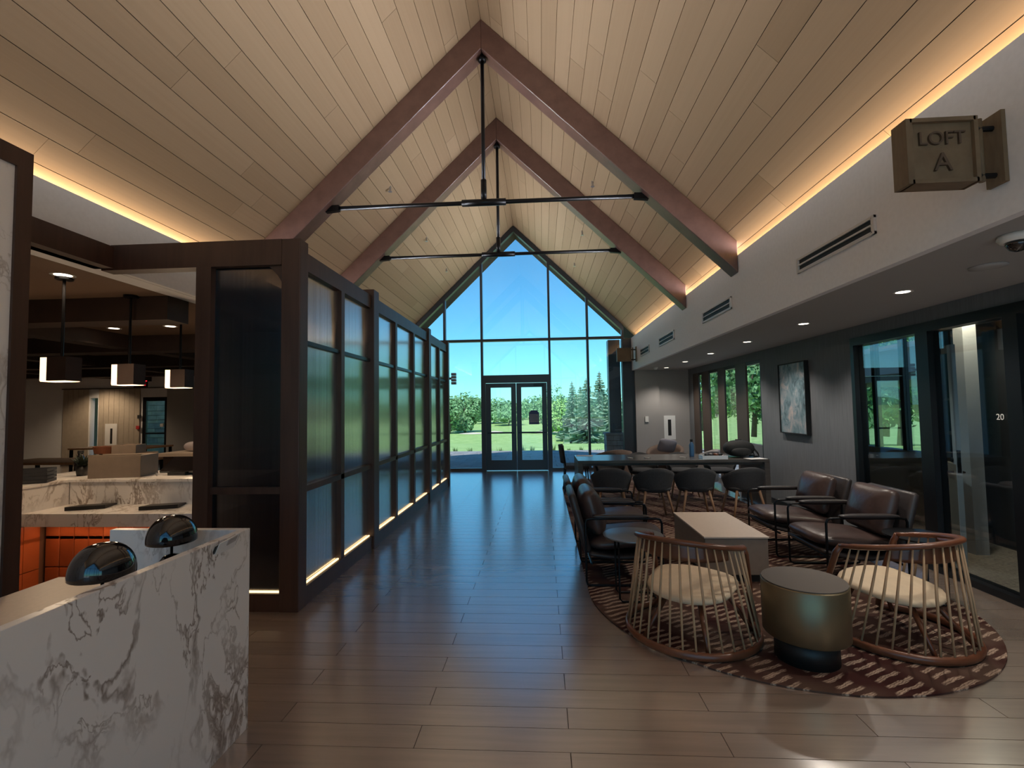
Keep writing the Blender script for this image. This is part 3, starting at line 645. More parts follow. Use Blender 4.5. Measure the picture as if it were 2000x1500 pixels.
def pendant(y, label):
    t = thing('pendant_lamp', label, 'pendant lamp', (-4.24, y, 2.0), 0, 'box pendants over the host counter')
    MB().tube([(0, 0, .10), (0, 0, .83)], .012, 8).build('rod', black_rod, t); MB().lathe([(0, .805), (.065, .805), (.065, .829), (0, .829)], 20).build('canopy', black_rod, t)
    bx('shade', dark_beam, t, -.062, .115, -.075, .075, -.1, .11); bx('diffuser', pend_glow, t, -.125, -.063, -.073, .07, -.1, .105); bx('bottom_glow', pend_glow, t, -.125, .105, -.068, .068, -.106, -.101)
    d = bpy.data.lights.new('bulb', 'POINT'); d.energy = 9; d.color = BARC; d.shadow_soft_size = .08; o = bpy.data.objects.new('bulb', d); col.objects.link(o); o.parent = t; o.location = (0, 0, -.2)
pendant(4.0, 'left box pendant lamp with glowing side, nearest the marble pillar'); pendant(4.7, 'middle box pendant lamp with glowing side over the host counter'); pendant(5.4, 'right box pendant lamp with glowing side, nearest the dark mullion')
# bar furniture glimpsed through the opening
def bar_table(x, y, w, d, h, label):
    t = thing('bar_table', label, 'table', (x, y, 0)); bx('top', oak_leg, t, -w/2, w/2, -d/2, d/2, h - .04, h, bevel=.004)
    for sx in (-1, 1):
        for sy in (-1, 1): bx('leg', black_rod, t, sx*(w/2 - .05) - .025, sx*(w/2 - .05) + .025, sy*(d/2 - .05) - .025, sy*(d/2 - .05) + .025, 0, h - .04)
bar_table(-8.4, 8.3, 2.6, .9, .78, 'long wooden table left in the bar room'); bar_table(-10.6, 11.6, 2.0, .9, .78, 'wooden table in front of the far bar boards')
bar_table(-6.2, 8.9, .7, .7, 1.05, 'tall dark table in front of the glass bar door')
bc = thing('bar_counter', 'pale stone topped bar counter seen behind the till screen', 'counter', (-4.85, 7.0, 0)); bx('body', dark_beam, bc, -.6, .6, -.35, .35, 0, .98); bx('top', stone_top, bc, -.65, .65, -.4, .4, .98, 1.03, bevel=.004)
for i, (dx, lb) in enumerate(((-.28, 'left wrapped bread loaf on the bar counter'), (.12, 'right wrapped bread loaf on the bar counter'))):
    b_ = MB().cushion(.36, .2, .15, Matrix.Translation((-4.85 + dx, 6.9, 1.104)), 3).build('bread_loaf', plain('loaf_%d' % i, (.42, .26, .15) if i else (.45, .40, .42), .5), None, (-4.85 + dx, 6.9, 1.03), smooth=True); tag(b_, lb, 'bread', 'loaves on the bar')
def bar_chair(x, y, rz, label):
    t = thing('bar_chair', label, 'chair', (x, y, 0), rz, 'dark chairs in the bar room')
    bx('seat', leather_dk, t, -.22, .22, -.22, .22, .42, .48, bevel=.02); MB().grid(lambda u, v: Vector((.24*math.sin((u - .5)*2.2), .22 - .07*(1 - math.cos((u - .5)*2.2))*2, .5 + .36*v)), 12, 3).build('backrest', leather_dk, t, smooth=True, solid=.04)
    for sx in (-1, 1):
        for sy in (-1, 1): MB().tube([(sx*.2, sy*.2, 0), (sx*.18, sy*.18, .42)], .016, 8).build('leg', black_rod, t)
bar_chair(-7.4, 7.6, R_(180), 'dark chair at the long table in the bar, nearest the jar'); bar_chair(-9.1, 7.6, R_(170), 'dark chair at the left end of the long bar table'); bar_chair(-6.0, 8.2, R_(190), 'dark chair in front of the glass bar door')

# ================================================================== RIGHT: bulkhead fittings, storefront, office
def vent(y0, y1, z0, z1, label):
    t = thing('air_vent', label, 'vent', (ER, (y0 + y1)/2, (z0 + z1)/2), 0, 'linear air vents on the bulkhead'); L, H = (y1 - y0)/2, (z1 - z0)/2
    bx('backing', slot, t, -.006, -.001, -L + .03, L - .03, -H + .015, H - .015)
    for z in (-H + .010, -.004, H - .020): bx('blade', vent_white, t, -.018, -.006, -L + .02, L - .02, z, z + .012)
    for s in (-1, 1): bx('frame_end', vent_white, t, -.018, -.001, min(s*L, s*(L - .03)), max(s*L, s*(L - .03)), -H, H)
    for s in (-1, 1): bx('frame_rail', vent_white, t, -.016, -.001, -L, L, min(s*H, s*(H - .018)), max(s*H, s*(H - .018)))
vent(3.37, 4.37, 2.75, 2.88, 'nearest linear air vent on the bulkhead, beside the hanging sign'); vent(5.87, 6.9, 2.75, 2.90, 'second linear air vent, below the nearest truss end'); vent(8.38, 9.43, 2.74, 2.90, 'third linear air vent along the bulkhead'); vent(10.3, 11.2, 2.74, 2.90, 'farthest linear air vent at the end of the bulkhead')
def sign(y, label, words):
    t = thing('blade_sign', label, 'sign', (ER, y, 2.84))
    bx('panel', sign_wood, t, -.44, -.15, -.03, .03, -.145, .145)
    for b in ((-.45, -.14, .145, .165), (-.45, -.14, -.165, -.145)): bx('frame', sign_wood, t, b[0], b[1], -.05, .05, b[2], b[3])
    for b in ((-.47, -.44), (-.15, -.13)): bx('frame', sign_wood, t, b[0], b[1], -.05, .05, -.165, .165)
    bx('bracket_plate', sign_wood, t, -.022, -.002, -.05, .05, -.17, .19)
    for z in (-.12, .12): MB().tube([(-.13, 0, z), (-.02, 0, z)], .014, 8).build('bracket_arm', dark_metal, t)
    MB().tube([(-.085, 0, -.15), (-.085, 0, .17)], .014, 10).build('bracket_bar', sign_wood, t, smooth=True)
    if words:
        for w, z, s in words: text('lettering', w, s, sign_let, t, axes((1, 0, 0), (0, 0, 1), (0, -1, 0), (-.295, -.036, z)), .006)
sign(2.49, 'square wooden hanging sign reading LOFT A on the bulkhead', (('LOFT', .062, .095), ('A', -.06, .13)))
sign(11.7, 'dark square hanging sign at the far end of the bulkhead', None)
for i in range(7):
    nm = ('nearest', 'second', 'third', 'fourth', 'fifth', 'sixth', 'farthest')
    y = 4.09 + 1.5*(i - 0) if i < 6 else 2.59 - 0
    downlight(2.97, y, SOF, ('%s recessed downlight in the soffit counting from the dome camera' % nm[i]) if i < 6 else 'soffit downlight just outside the right edge, above the viewer', 54, (1, .90, .78), 'soffit downlights', .07, 125)
for i in range(3): downlight(2.97, 1.09 - 1.7*i, SOF, ('first', 'second', 'third')[i] + ' unseen soffit downlight added behind the viewer for fill', 22, (1, .88, .74), 'added fill downlights behind the viewer', .07, 125)  # out of view, added for the light they give the floor
dm = thing('dome_camera', 'white security dome camera with black bubble under the soffit', 'camera', (2.60, 2.74, SOF)); MB().lathe([(0, 0), (.08, 0), (.085, -.02), (.07, -.04), (0, -.04)], 28).build('housing', white_p, dm, smooth=True); MB().lathe([(.055, -.038), (.05, -.06), (.035, -.082), (.015, -.092), (0, -.093)], 24).build('bubble', gloss_black, dm, smooth=True)
tag(MB().lathe([(0, 0), (.10, 0), (.10, -.008), (.06, -.016), (0, -.018)], 28, (3.0, 3.37, SOF)).build('ceiling_speaker', soffit_paint, None, (3.0, 3.37, SOF), smooth=True), 'flat round grey ceiling disc next to the dome camera', 'speaker')
tag(MB().lathe([(0, 0), (.05, 0), (.05, -.03), (.03, -.06), (0, -.065)], 20, (2.65, 11.3, SOF)).build('sensor_dome', white_p, None, (2.65, 11.3, SOF), smooth=True), 'small white sensor dome at the far end of the soffit', 'sensor')
for i, (px, py) in enumerate(((762, 365), (1157, 355), (833, 464), (1137, 452), (872, 525), (1122, 514))):
    d = ray(px, py); s = 1 if px > 1000 else -1
    t_ = (RZ - SL*s*(0 - RX) - CAMH)/(d.z + SL*s*d.x); p = CAM + d*t_
    sp_ = thing('sprinkler_head', ('left' if s < 0 else 'right') + ' slope sprinkler head, ' + ('between the two trusses', 'just past the farther truss', 'near the gable window')[i//2], 'sprinkler', (p.x, p.y, p.z))
    MB().tube([(0, 0, .03), (0, 0, -.07)], .016, 8).build('pipe', steel, sp_); MB().lathe([(0, -.075), (.03, -.075), (.03, -.07), (0, -.07)], 12).build('deflector', steel, sp_)
pc = thing('framed_artwork', 'tall abstract grey and blue artwork in a deep black frame', 'artwork', (XW, 7.265, 1.68)); HW, HH = .375, .52
bx('canvas', art_m, pc, -.045, -.02, -HW + .015, HW - .015, -HH + .015, HH - .015)
for b in ((-HW, -HW + .014, -HH, HH), (HW - .014, HW, -HH, HH)): bx('frame', slot, pc, -.06, -.001, b[0], b[1], b[2], b[3])
for b in ((-HH, -HH + .014), (HH - .014, HH)): bx('frame', slot, pc, -.06, -.001, -HW + .014, HW - .014, b[0], b[1])
pn = thing('framed_notice', 'white framed notice with a dark stripe on the alcove end wall', 'notice', (3.2, YE - .052, 1.05)); bx('sheet', paper, pn, -.14, .14, -.014, 0, -.30, .30); bx('stripe', slot, pn, -.045, .035, -.018, -.014, -.2, .2)
tag(MB().box(2.58, 2.66, YE - .16, YE - .131, 1.2, 1.34).build('thermostat', white_p, None, (2.62, YE - .145, 1.2)), 'small white thermostat on the pier at the alcove end', 'thermostat')

# window_3 : lounge window onto the porch
w3 = sempty('window_3', 'lounge window with broad bronze posts onto the porch')
def yat(px): return onx(px, 800, XW).y
for a, b in ((1352, 1366), (1372, 1386), (1403, 1416), (1438, 1458)): bx('post', bronze_post, w3, XW + .005, XW + .04, yat(b), yat(a), .08, 2.36)
bx('frame', dark_metal, w3, XW + .01, XW + .11, W0, W0 + .05, .08, 2.36); bx('frame', dark_metal, w3, XW + .01, XW + .11, W1 - .05, W1, .08, 2.36); bx('head_rail', dark_metal, w3, XW + .01, XW + .11, W0 + .05, W1 - .05, 2.30, 2.36)
bx('pane', clear_glass, w3, XW + .055, XW + .065, W0 + .05, yat(1458), .9, 2.3); bx('panel', accent_wall, w3, XW + .03, XW + .09, W0 + .05, yat(1438), .08, .9)
for a, b in ((1366, 1372), (1386, 1403), (1416, 1438)): bx('pane', clear_glass, w3, XW + .055, XW + .065, yat(b), yat(a), .08, 2.30)

# storefront of the office
sfw = sempty('window_4', 'dark framed office storefront at the right edge')
bx('head_rail', dark_metal, sfw, XW - .02, XW + .1, SY0, SY1, 2.27, 2.36); bx('sill', dark_metal, sfw, XW - .03, XW + .1, SY0, SY1, 0, .06)
ms = [(SY1 - .06, SY1), (4.80, 4.95), (3.93, 4.05), (SY0, SY0 + .08)]
for a, b in ms: bx('mullion', dark_metal, sfw, XW - .02, XW + .1, a, b, .06, 2.27)
for (a, b) in ((4.95, SY1 - .06), (4.05, 4.80), (SY0 + .08, 3.93)): bx('pane', shop_glass, sfw, XW + .035, XW + .045, a, b, .06, 2.27)
OXW = 5.0
text('door_number', '20', .07, white_p, sfw, axes((0, -1, 0), (0, 0, 1), (-1, 0, 0), (XW + .033, onx(1945, 815, XW).y, onx(1945, 815, XW).z)), .0008)
struct(MB().box(XW, OXW + .15, SY0 - .3, 8.3, -.1, .004).build('floor_office', carpet), 'mottled beige office carpet')
struct(MB().box(XW + .1, OXW + .15, SY0 - .3, 8.3, 2.75, 2.95).build('ceiling_office', soffit_paint), 'office ceiling')
ow = MB(); ow.box(OXW, OXW + .15, SY0 - .3, 6.35, 0, 2.8); ow.box(XW + .12, OXW, SY0 - .3, SY0 - .2, 0, 2.8); ow.box(XW + .12, OXW + .15, 8.15, 8.3, 0, 2.8); ow.box(XW + .12, XW + .2, SY0, 8.2, SOF, 2.8)
struct(ow.build('wall_office', dark_blue), 'dark office wall')
struct(MB().box(OXW, OXW + .15, 6.35, 8.3, 0, .93).build('wall_office_sill', beige_door), 'tan wall below the office window')
ofw = sempty('window_5', 'office window looking out at the canopy and trees')
for y in (6.38, 7.05, 7.62, 8.10): bx('mullion', dark_metal, ofw, OXW + .03, OXW + .11, y - .035, y + .035, .93, 2.75)
for a, b in ((6.415, 7.015), (7.085, 7.585), (7.655, 8.065)): bx('pane', clear_glass, ofw, OXW + .06, OXW + .07, a, b, .93, 2.75)
lp0, lp1 = Vector((4.29, 5.62)), Vector((4.02, 4.95))
dl = struct(thing('door_3', None, None, (lp1.x, lp1.y, 0.005), math.atan2(lp0.y - lp1.y, lp0.x - lp1.x)), 'half glazed beige office door standing ajar'); DL = (lp0 - lp1).length
bx('door_panel', beige_door, dl, 0, DL, -.02, .02, .01, .98); bx('stile', jamb_paint, dl, 0, .06, -.021, .021, .98, 2.15); bx('stile', beige_door, dl, DL - .06, DL, -.02, .02, .98, 2.15); bx('top_rail', beige_door, dl, .06, DL - .06, -.02, .02, 2.08, 2.15); bx('edge', jamb_paint, dl, -.012, -.001, -.021, .021, .01, 2.15)
bx('pane', clear_glass, dl, .06, DL - .06, -.004, .004, .98, 2.08); bx('strike_plate', slot, dl, -.0145, -.0125, -.015, .015, .9, 1.12)
for s in (-1, 1):
    MB().tube([(.07, s*.02, .9), (.07, s*.06, .9), (.2, s*.06, .9)], .011, 8).build('door_handle', slot, dl, smooth=True); MB().tube([(.07, s*.021, 1.02), (.07, s*.035, 1.02)], .022, 12).build('lock_rose', slot, dl)
j0 = ony(1895, 900, 5.35); j1 = ony(1922, 900, 5.35)
struct(MB().box(j0.x, j1.x, 5.35, 5.47, 0, 2.75).build('trim_5', jamb_paint), 'white jamb inside the office')
sh = thing('office_shelf', 'narrow office shelving with boxes behind the door edge', 'shelf', (4.86, 6.05, 0)); 
for z in (.0, .4, .8, 1.2, 1.6): bx('shelf_board', beige_door, sh, -.13, .13, -.2, .2, z + .01, z + .035)
for s in (-1, 1): bx('side', beige_door, sh, -.13, .13, s*.21 - .01, s*.21 + .01, .004, 1.8)
downlight(4.4, 5.2, 2.749, 'warm lamp added in the office ceiling to brighten the room', 70, (1, .8, .55), None, .06)  # added lamp, lifts the dark office interior

# ================================================================== LOUNGE FURNITURE
# rug: stadium
CX, RR, C0, C1 = 1.815, 1.437, 4.24, 9.6
out_ = [(CX + RR*math.cos(a), C0 + RR*math.sin(a)) for a in [math.pi + math.pi*i/40 for i in range(41)]] + [(CX + RR*math.cos(a), C1 + RR*math.sin(a)) for a in [math.pi*i/40 for i in range(41)]]
rug = tag(MB().prism(out_, 'z', .0015, .011).build('area_rug', rug_m, None, (CX, 6.9, .0015)), 'long rounded burgundy rug with cream diagonal strokes under the lounge seats', 'rug')
FZ = .0115
def armchair(loc, rz, label):
    t = thing('leather_armchair', label, 'armchair', (loc[0], loc[1], FZ), rz, 'leather lounge armchairs around the coffee table')
    for s in (-1, 1):
        y = s*.325
        sf = MB().tube([(-.33, y, .56), (-.33, y, .05), (-.32, y, .016), (-.29, y, .011), (.30, y, .011), (.33, y, .02), (.34, y, .05), (.34, y, .55), (.325, y, .585), (.29, y, .592), (-.28, y, .592), (-.32, y, .585)], .0105, 8, True).build('side_frame', black_rod, t, smooth=True)
        MB().cushion(.50, .055, .04, Matrix.Translation((-.02, y, .612)), 6).build('arm_pad', leather_dk, sf, smooth=True)
    for x, z in ((.3, .25), (-.28, .20)): MB().tube([(x, -.325, z), (x, .325, z)], .0105, 8).build('cross_bar', black_rod, t)
    MB().grid(lambda u, v: Vector((.36 - .66*u, -.30 + .60*v, .275 - .05*math.sin(math.pi*u) + .03*(1 - u))), 14, 6).build('seat_shell', leather_dk, t, smooth=True, solid=.03)
    MB().cushion(.72, .60, .15, Matrix.Translation((.05, 0, .365)) @ Matrix.Rotation(R_(-5), 4, 'Y'), 5, 28, 12, .12).build('seat_cushion', leather, t, smooth=True)
    Mb = Matrix.Translation((-.375, 0, .54)) @ Matrix.Rotation(R_(-15), 4, 'Y')
    MB().box(-.035, .035, -.305, .305, -.27, .27, Mb).build('backrest', leather_dk, t, bevel=.03, smooth=True)
    Mp = Matrix.Translation((-.245, 0, .62)) @ Matrix.Rotation(R_(-17), 4, 'Y')
    pm = MB().cushion(.56, .42, .19, Mp @ Matrix.Rotation(R_(90), 4, 'Y') @ Matrix.Rotation(R_(90), 4, 'Z'), 8, 32, 14, .25).build('back_pillow', leather, t, smooth=True)
    return t
armchair((.70, 4.705), 0, 'leather armchair with its side to the walkway, nearest the round steel table'); armchair((.70, 5.46), 0, 'leather armchair behind the one nearest the walkway, left of the coffee table')
armchair((2.775, 4.70), math.pi, 'brown leather armchair right of the coffee table, nearest the office door'); armchair((2.74, 5.545), math.pi, 'farther brown leather armchair on the right, in front of the artwork wall')
ct = thing('coffee_table', 'square-edged taupe block coffee table with pale top between the armchairs', 'table', (1.71, 4.97, FZ))
bx('body', taupe, ct, -.275, .275, -.50, .50, .075, .395, bevel=.004); bx('top', stone_top, ct, -.283, .283, -.51, .51, .396, .412, bevel=.003); bx('plinth', black_base, ct, -.23, .23, -.45, .45, 0, .075)
def side_table(loc, h, r, mat, label, rz):
    t = thing('round_side_table', label, 'side table', (loc[0], loc[1], FZ), rz)
    MB().lathe([(0, h - .014), (r - .006, h - .014), (r, h - .007), (r, h), (0, h)], 48).build('top', mat, t)
    for s in (-1, 1): MB().tube([(-r*.55, s*.10, h - .015), (-r*.55, s*.10, .03), (-r*.55 + .02, s*.10, .008), (r*.7, s*.10, .008)], .008, 8).build('leg', black_rod, t, smooth=True)
    MB().tube([(r*.7, -.10, .008), (r*.7, .10, .008)], .008, 8).build('foot_bar', black_rod, t)
side_table((.74, 4.13), .52, .245, plain('steel_top', (.30, .31, .32), .28, .7), 'thin round grey side table beside the left leather armchair', 0)
side_table((3.0, 4.115), .52, .235, dark_metal, 'thin round black side table beside the right leather armchair', R_(180))
dtb = thing('drum_table', 'bronze drum table with black base between the two spindle chairs', 'side table', (1.63, 3.205, FZ))
MB().lathe([(0, .0), (.18, 0), (.18, .15), (0, .15)], 48).build('base', black_base, dtb); MB().lathe([(0, .15), (.235, .15), (.243, .158), (.245, .47), (.24, .476), (0, .476)], 56).build('drum', brass, dtb); MB().lathe([(0, .477), (.238, .477), (.238, .483), (0, .483)], 56).build('top', plain('bronze_top', (.12, .10, .085), .5, .2), dtb)
for o in dtb.children:
    for p in o.data.polygons: p.use_smooth = len(p.vertices) == 4 and abs(p.normal.z) < .3
def spindle_chair(loc, rz, label):
    t = thing('spindle_chair', label, 'chair', (loc[0], loc[1], FZ), rz, 'spindle back chairs on the rug')
    # local +y is the open front; angle 0 is the back
    def base(a): return Vector((.438*math.sin(a), -.438*math.cos(a), .028))
    def rail(a):
        c = .5 + .5*math.cos(a); return Vector((.345*math.sin(a), -.37*math.cos(a) + .0, .565 + .14*c**1.2))
    A0, A1 = 2.28, 1.92
    bp = [base(-A0 + 2*A0*i/48) for i in range(49)]; MB().tube(bp, .026, 10, flat=(.75, 1.05)).build('base_ring', walnut, t, smooth=True)
    rp = [rail(-A1 + 2*A1*i/48) for i in range(49)]
    MB().tube(rp, [.022 if 2 < i < 46 else .017 for i in range(49)], 10, flat=(1.35, .85)).build('top_rail', walnut, t, smooth=True)
    for s in (-1, 1): MB().tube([rail(s*A1) + Vector((0, 0, 0)), rail(s*A1) + Vector((s*.012, .03, -.05)), rail(s*A1)*.5 + base(s*A0)*.5 + Vector((s*.01, .03, 0)), base(s*A0)], [.02, .022, .019, .024], 10).build('front_post', walnut, t, smooth=True)
    N = 23; sm = None
    for i in range(N):
        f = -1 + 2*(i + .5)/N; a, b = rail(f*A1*.93), base(f*A0*.93); mid = a*.55 + b*.45
        MB().tube([a, mid, b + Vector((0, 0, .01))], [.0055, .0085, .0062], 6).build('spindle', oak_spindle, t, smooth=True)
    # lumbar band inside the rail
    MB().grid(lambda u, v: (lambda a: Vector((.322*math.sin(a), -.345*math.cos(a), rail(a).z - .012 - (.115*math.cos(a*.95)**.6)*v)))(-1.15 + 2.3*u), 24, 4).build('lumbar_band', walnut, t, smooth=True, solid=.014)
    # seat pad: rounded triangle, flat edge forward
    ol = []
    for i in range(36):
        a = 2*math.pi*i/36; x, y = math.sin(a), -math.cos(a)
        w = .29 + .04*max(0, y)
        ol.append((w*x*(1 + .08*max(0, y)), (.31 if y < 0 else .25)*math.copysign(abs(y)**.75, y) + .03))
    sp_ = MB(); rings = [(.90, .300), (.985, .308), (1.0, .322), (.975, .338), (.87, .348), (.5, .352)]
    for q, z in rings:
        for x, y in ol: sp_.v.append((x*q, y*q, z + .10*y))
    for r in range(len(rings) - 1):
        for i in range(36): sp_.f.append((r*36 + i, r*36 + (i + 1) % 36, (r + 1)*36 + (i + 1) % 36, (r + 1)*36 + i))
    sp_.f.append(tuple(range(36))[::-1]); sp_.f.append(tuple(range((len(rings) - 1)*36, len(rings)*36)))
    sp_.build('seat_pad', cream, t, smooth=True)
    for a, l_ in ((.55, -.24), (-.55, -.24), (2.1, .15), (-2.1, .15)): MB().tube([Vector((.20*math.sin(a), l_*.62 if l_ < 0 else .16, .29)), base(a)*.93 + Vector((0, 0, -.012))], [.019, .013], 10).build('leg', walnut, t, smooth=True)
    MB().tube([(-.2, .0, .29), (.2, .0, .29)], .014, 8).build('stretcher', walnut, t); MB().tube([(0, -.2, .275), (0, .2, .31)], .014, 8).build('stretcher', walnut, t)
    return t
spindle_chair((1.03, 3.56), R_(-34), 'left walnut spindle chair with cream seat, seen from behind'); spindle_chair((2.40, 3.555), R_(27), 'right walnut spindle chair with cream seat, beside the office storefront')

# communal table and shell chairs
tb = thing('communal_table', 'long dark communal table with slab ends across the lounge', 'table', (2.0, 8.06, FZ)); TW, TD, TH = 1.45, .46, .75
bx('top', table_wood, tb, -TW, TW, -TD, TD, TH - .045, TH, bevel=.003); bx('apron', table_wood, tb, -TW + .08, TW - .08, -TD + .05, TD - .05, TH - .085, TH - .046)
for s in (-1, 1): bx('slab_leg', table_wood, tb, min(s*TW, s*(TW - .075)), max(s*TW, s*(TW - .075)), -TD, TD, 0, TH - .046, bevel=.003)
TOPZ = FZ + TH + .0005
def shell_chair_proto():
    t = thing('shell_chair', 'x', 'chair', (0, 0, FZ), 0, 'upholstered shell chairs at the communal table')   # faces +y
    def sh(u, v):
        a = (u - .5)*2*R_(122); c = .5 + .5*math.cos(a)
        top = .50 + .235*c**1.3; z = .40 + (top - .40)*v; q = .195 + .060*v**.8 ; return Vector((q*1.06*math.sin(a), -q*math.cos(a) - .02*v*c, z))
    MB().grid(sh, 28, 6).build('shell', charcoal, t, smooth=True, solid=.034)
    MB().cushion(.47, .45, .10, Matrix.Translation((0, .02, .435)), 3.2, 24, 10).build('seat_cushion', charcoal, t, smooth=True)
    for sx in (-1, 1):
        for sy in (-1, 1): MB().tube([(sx*.15, sy*.15, .41), (sx*.235, sy*.215, .003)], [.02, .012], 8).build('leg', oak_leg, t, smooth=True)
    for sx in (-1, 1): MB().tube([(sx*.16, -.16, .385), (sx*.16, .16, .385)], .014, 8).build('seat_rail', oak_leg, t)
    return t
sc0 = shell_chair_proto(); sc0.location = (.965, 7.0, FZ); sc0.rotation_euler = (0, 0, R_(-4)); sc0['label'] = 'dark shell chair in front of the communal table, leftmost of its front row'
for (x, y, rz, lb) in ((1.555, 6.98, 3, 'dark shell chair, second from the left in the front row at the communal table'), (2.14, 7.02, -3, 'dark shell chair, third from the left in the front row at the communal table'), (2.80, 7.0, 2, 'dark shell chair, rightmost of the front row at the communal table'),
                       (1.20, 8.78, 176, 'dark shell chair across the communal table, leftmost of the back row'), (1.78, 8.8, 183, 'dark shell chair across the communal table, second from the left in the back row'), (2.46, 8.78, 178, 'dark shell chair across the communal table, third from the left in the back row'), (3.12, 8.8, 184, 'dark shell chair across the communal table, rightmost of the back row')):
    dup(sc0, (x, y, FZ), R_(rz), lb)
gc = thing('guest_chair', 'tall dark padded chair with black legs at the left end of the communal table', 'chair', (.62, 9.22, FZ), R_(-90))
bx('seat', charcoal, gc, -.24, .24, -.22, .24, .44, .51, bevel=.02); MB().grid(lambda u, v: Vector((.25*math.sin((u - .5)*1.9), -.26 + .12*(1 - math.cos((u - .5)*1.9)) - .04*v, .55 + .33*v)), 12, 4).build('backrest', charcoal, gc, smooth=True, solid=.05)
for sx in (-1, 1):
    for sy in (-1, 1): MB().tube([(sx*.22, sy*.2, .45), (sx*.235, sy*.225, .002)], .013, 8).build('leg', black_rod, gc)
for sx in (-1, 1): MB().tube([(sx*.22, -.2, .5), (sx*.22, -.25, .85)], .012, 8).build('back_post', black_rod, gc)
def tub_chair(x, y, rz, label, mat=brown_fab):
    t = thing('tub_chair', label, 'armchair', (x, y, FZ), rz, 'low tub chairs behind the communal table')
    MB().grid(lambda u, v: (lambda a: Vector(((.34 + .04*v)*math.sin(a), -(.33 + .05*v)*math.cos(a), .10 + (.34 + .27*(.5 + .5*math.cos(a)))*v)))((u - .5)*2*R_(120)), 28, 6).build('shell', mat, t, smooth=True, solid=.07)
    MB().cushion(.60, .60, .18, Matrix.Translation((0, .04, .35)), 4).build('seat_cushion', mat, t, smooth=True)
    for sx in (-1, 1):
        for sy in (-1, 1): MB().tube([(sx*.22, sy*.22, .26), (sx*.24, sy*.24, .002)], .015, 8).build('leg', black_rod, t)
tub_chair(1.45, 10.25, R_(15), 'brown tub chair in front of the gable window, seen over the table'); tub_chair(2.78, 11.2, R_(150), 'brown tub chair against the pier with a grey pillow'); tub_chair(3.1, 9.9, R_(70), 'grey tub chair near the lounge window behind the bottle', plain('grey_fabric', (.30, .28, .27), .9))
plw = MB().cushion(.40, .34, .12, Matrix.Translation((2.80, 11.08, .70)) @ Matrix.Rotation(R_(-60), 4, 'X') @ Matrix.Rotation(R_(10), 4, 'Z'), 5, 24, 10, .2).build('throw_pillow', plain('pillow_grey', (.22, .21, .24), .9), None, (2.8, 11.0, .55), smooth=True); tag(plw, 'grey throw pillow on the tub chair by the pier', 'pillow')

bt = thing('water_bottle', 'blue water bottle standing on the communal table', 'bottle', (2.44, 8.1, TOPZ)); MB().lathe([(0, 0), (.036, 0), (.038, .01), (.038, .19), (.02, .225), (.018, .24), (0, .24)], 24).build('body', plain('bottle_blue', (.05, .13, .26), .3), bt, smooth=True); MB().lathe([(0, .24), (.022, .24), (.022, .28), (0, .28)], 16).build('cap', black_base, bt)
tr = thing('clear_tray', 'clear plastic tray of dark sunglasses and snacks on the communal table', 'tray', (2.66, 7.75, TOPZ)); trm = plain('tray_clear', (.72, .76, .80), .15, 0, .7)
bx('bottom', trm, tr, -.19, .19, -.1, .1, 0, .006)
for b in ((-.19, .19, -.1, -.094), (-.19, .19, .094, .1), (-.19, -.184, -.094, .094), (.184, .19, -.094, .094)): bx('side', trm, tr, *b, .006, .055)
for i in range(9): MB().cushion(.10, .07, .05, Matrix.Translation((-.14 + .035*i, random.uniform(-.05, .05), .032 + .03*(i % 2))) @ Matrix.Rotation(i, 4, 'Z'), 2.5, 12, 8).build('wrapped_snack', (leather_dk, black_base, walnut)[i % 3], tr, smooth=True)
bp_ = thing('backpack', 'black backpack slumped on the right end of the communal table', 'backpack', (3.15, 8.0, TOPZ)); pk = plain('pack_black', (.012, .013, .014), .8, bump=.3, bscale=25)
MB().cushion(.46, .34, .24, Matrix.Translation((0, 0, .135)), 2.8, 28, 14, .1).build('body', pk, bp_, smooth=True); MB().cushion(.30, .12, .13, Matrix.Translation((-.02, -.16, .09)), 3, 20, 10).build('pocket', pk, bp_, smooth=True); MB().tube([(-.06, 0, .225), (-.04, 0, .27), (.04, 0, .27), (.06, 0, .225)], .012, 8).build('carry_handle', pk, bp_, smooth=True)
for s in (-1, 1): MB().tube([(.18, s*.08, .17), (.26, s*.09, .06), (.28, s*.08, .013), (.2, s*.10, .012)], .013, 8).build('shoulder_strap', pk, bp_, smooth=True)
for i, (x, y, rz, lb) in enumerate(((3.28, 7.70, 12, 'white paper sheet at the right front corner of the communal table'), (.72, 8.38, -8, 'white paper sheet at the left back corner of the communal table'))):
    t = MB().box(-.14, .14, -.1, .1, 0, .002).build('paper_sheet', paper); t.location = (x, y, TOPZ); t.rotation_euler = (0, 0, R_(rz)); tag(t, lb, 'paper')
for i, (x, lb) in enumerate(((1.42, 'left white pen lying on the communal table'), (1.68, 'middle white pen lying on the communal table'), (2.25, 'right white pen lying on the communal table left of the tray'))):
    p_ = thing('pen', lb, 'pen', (x, 7.92, TOPZ + .006), R_(-50)); MB().tube([(-.06, 0, 0), (.05, 0, 0)], .006, 8).build('barrel', white_p, p_); MB().tube([(.05, 0, 0), (.068, 0, 0)], [.005, .001], 8).build('tip', slot, p_)

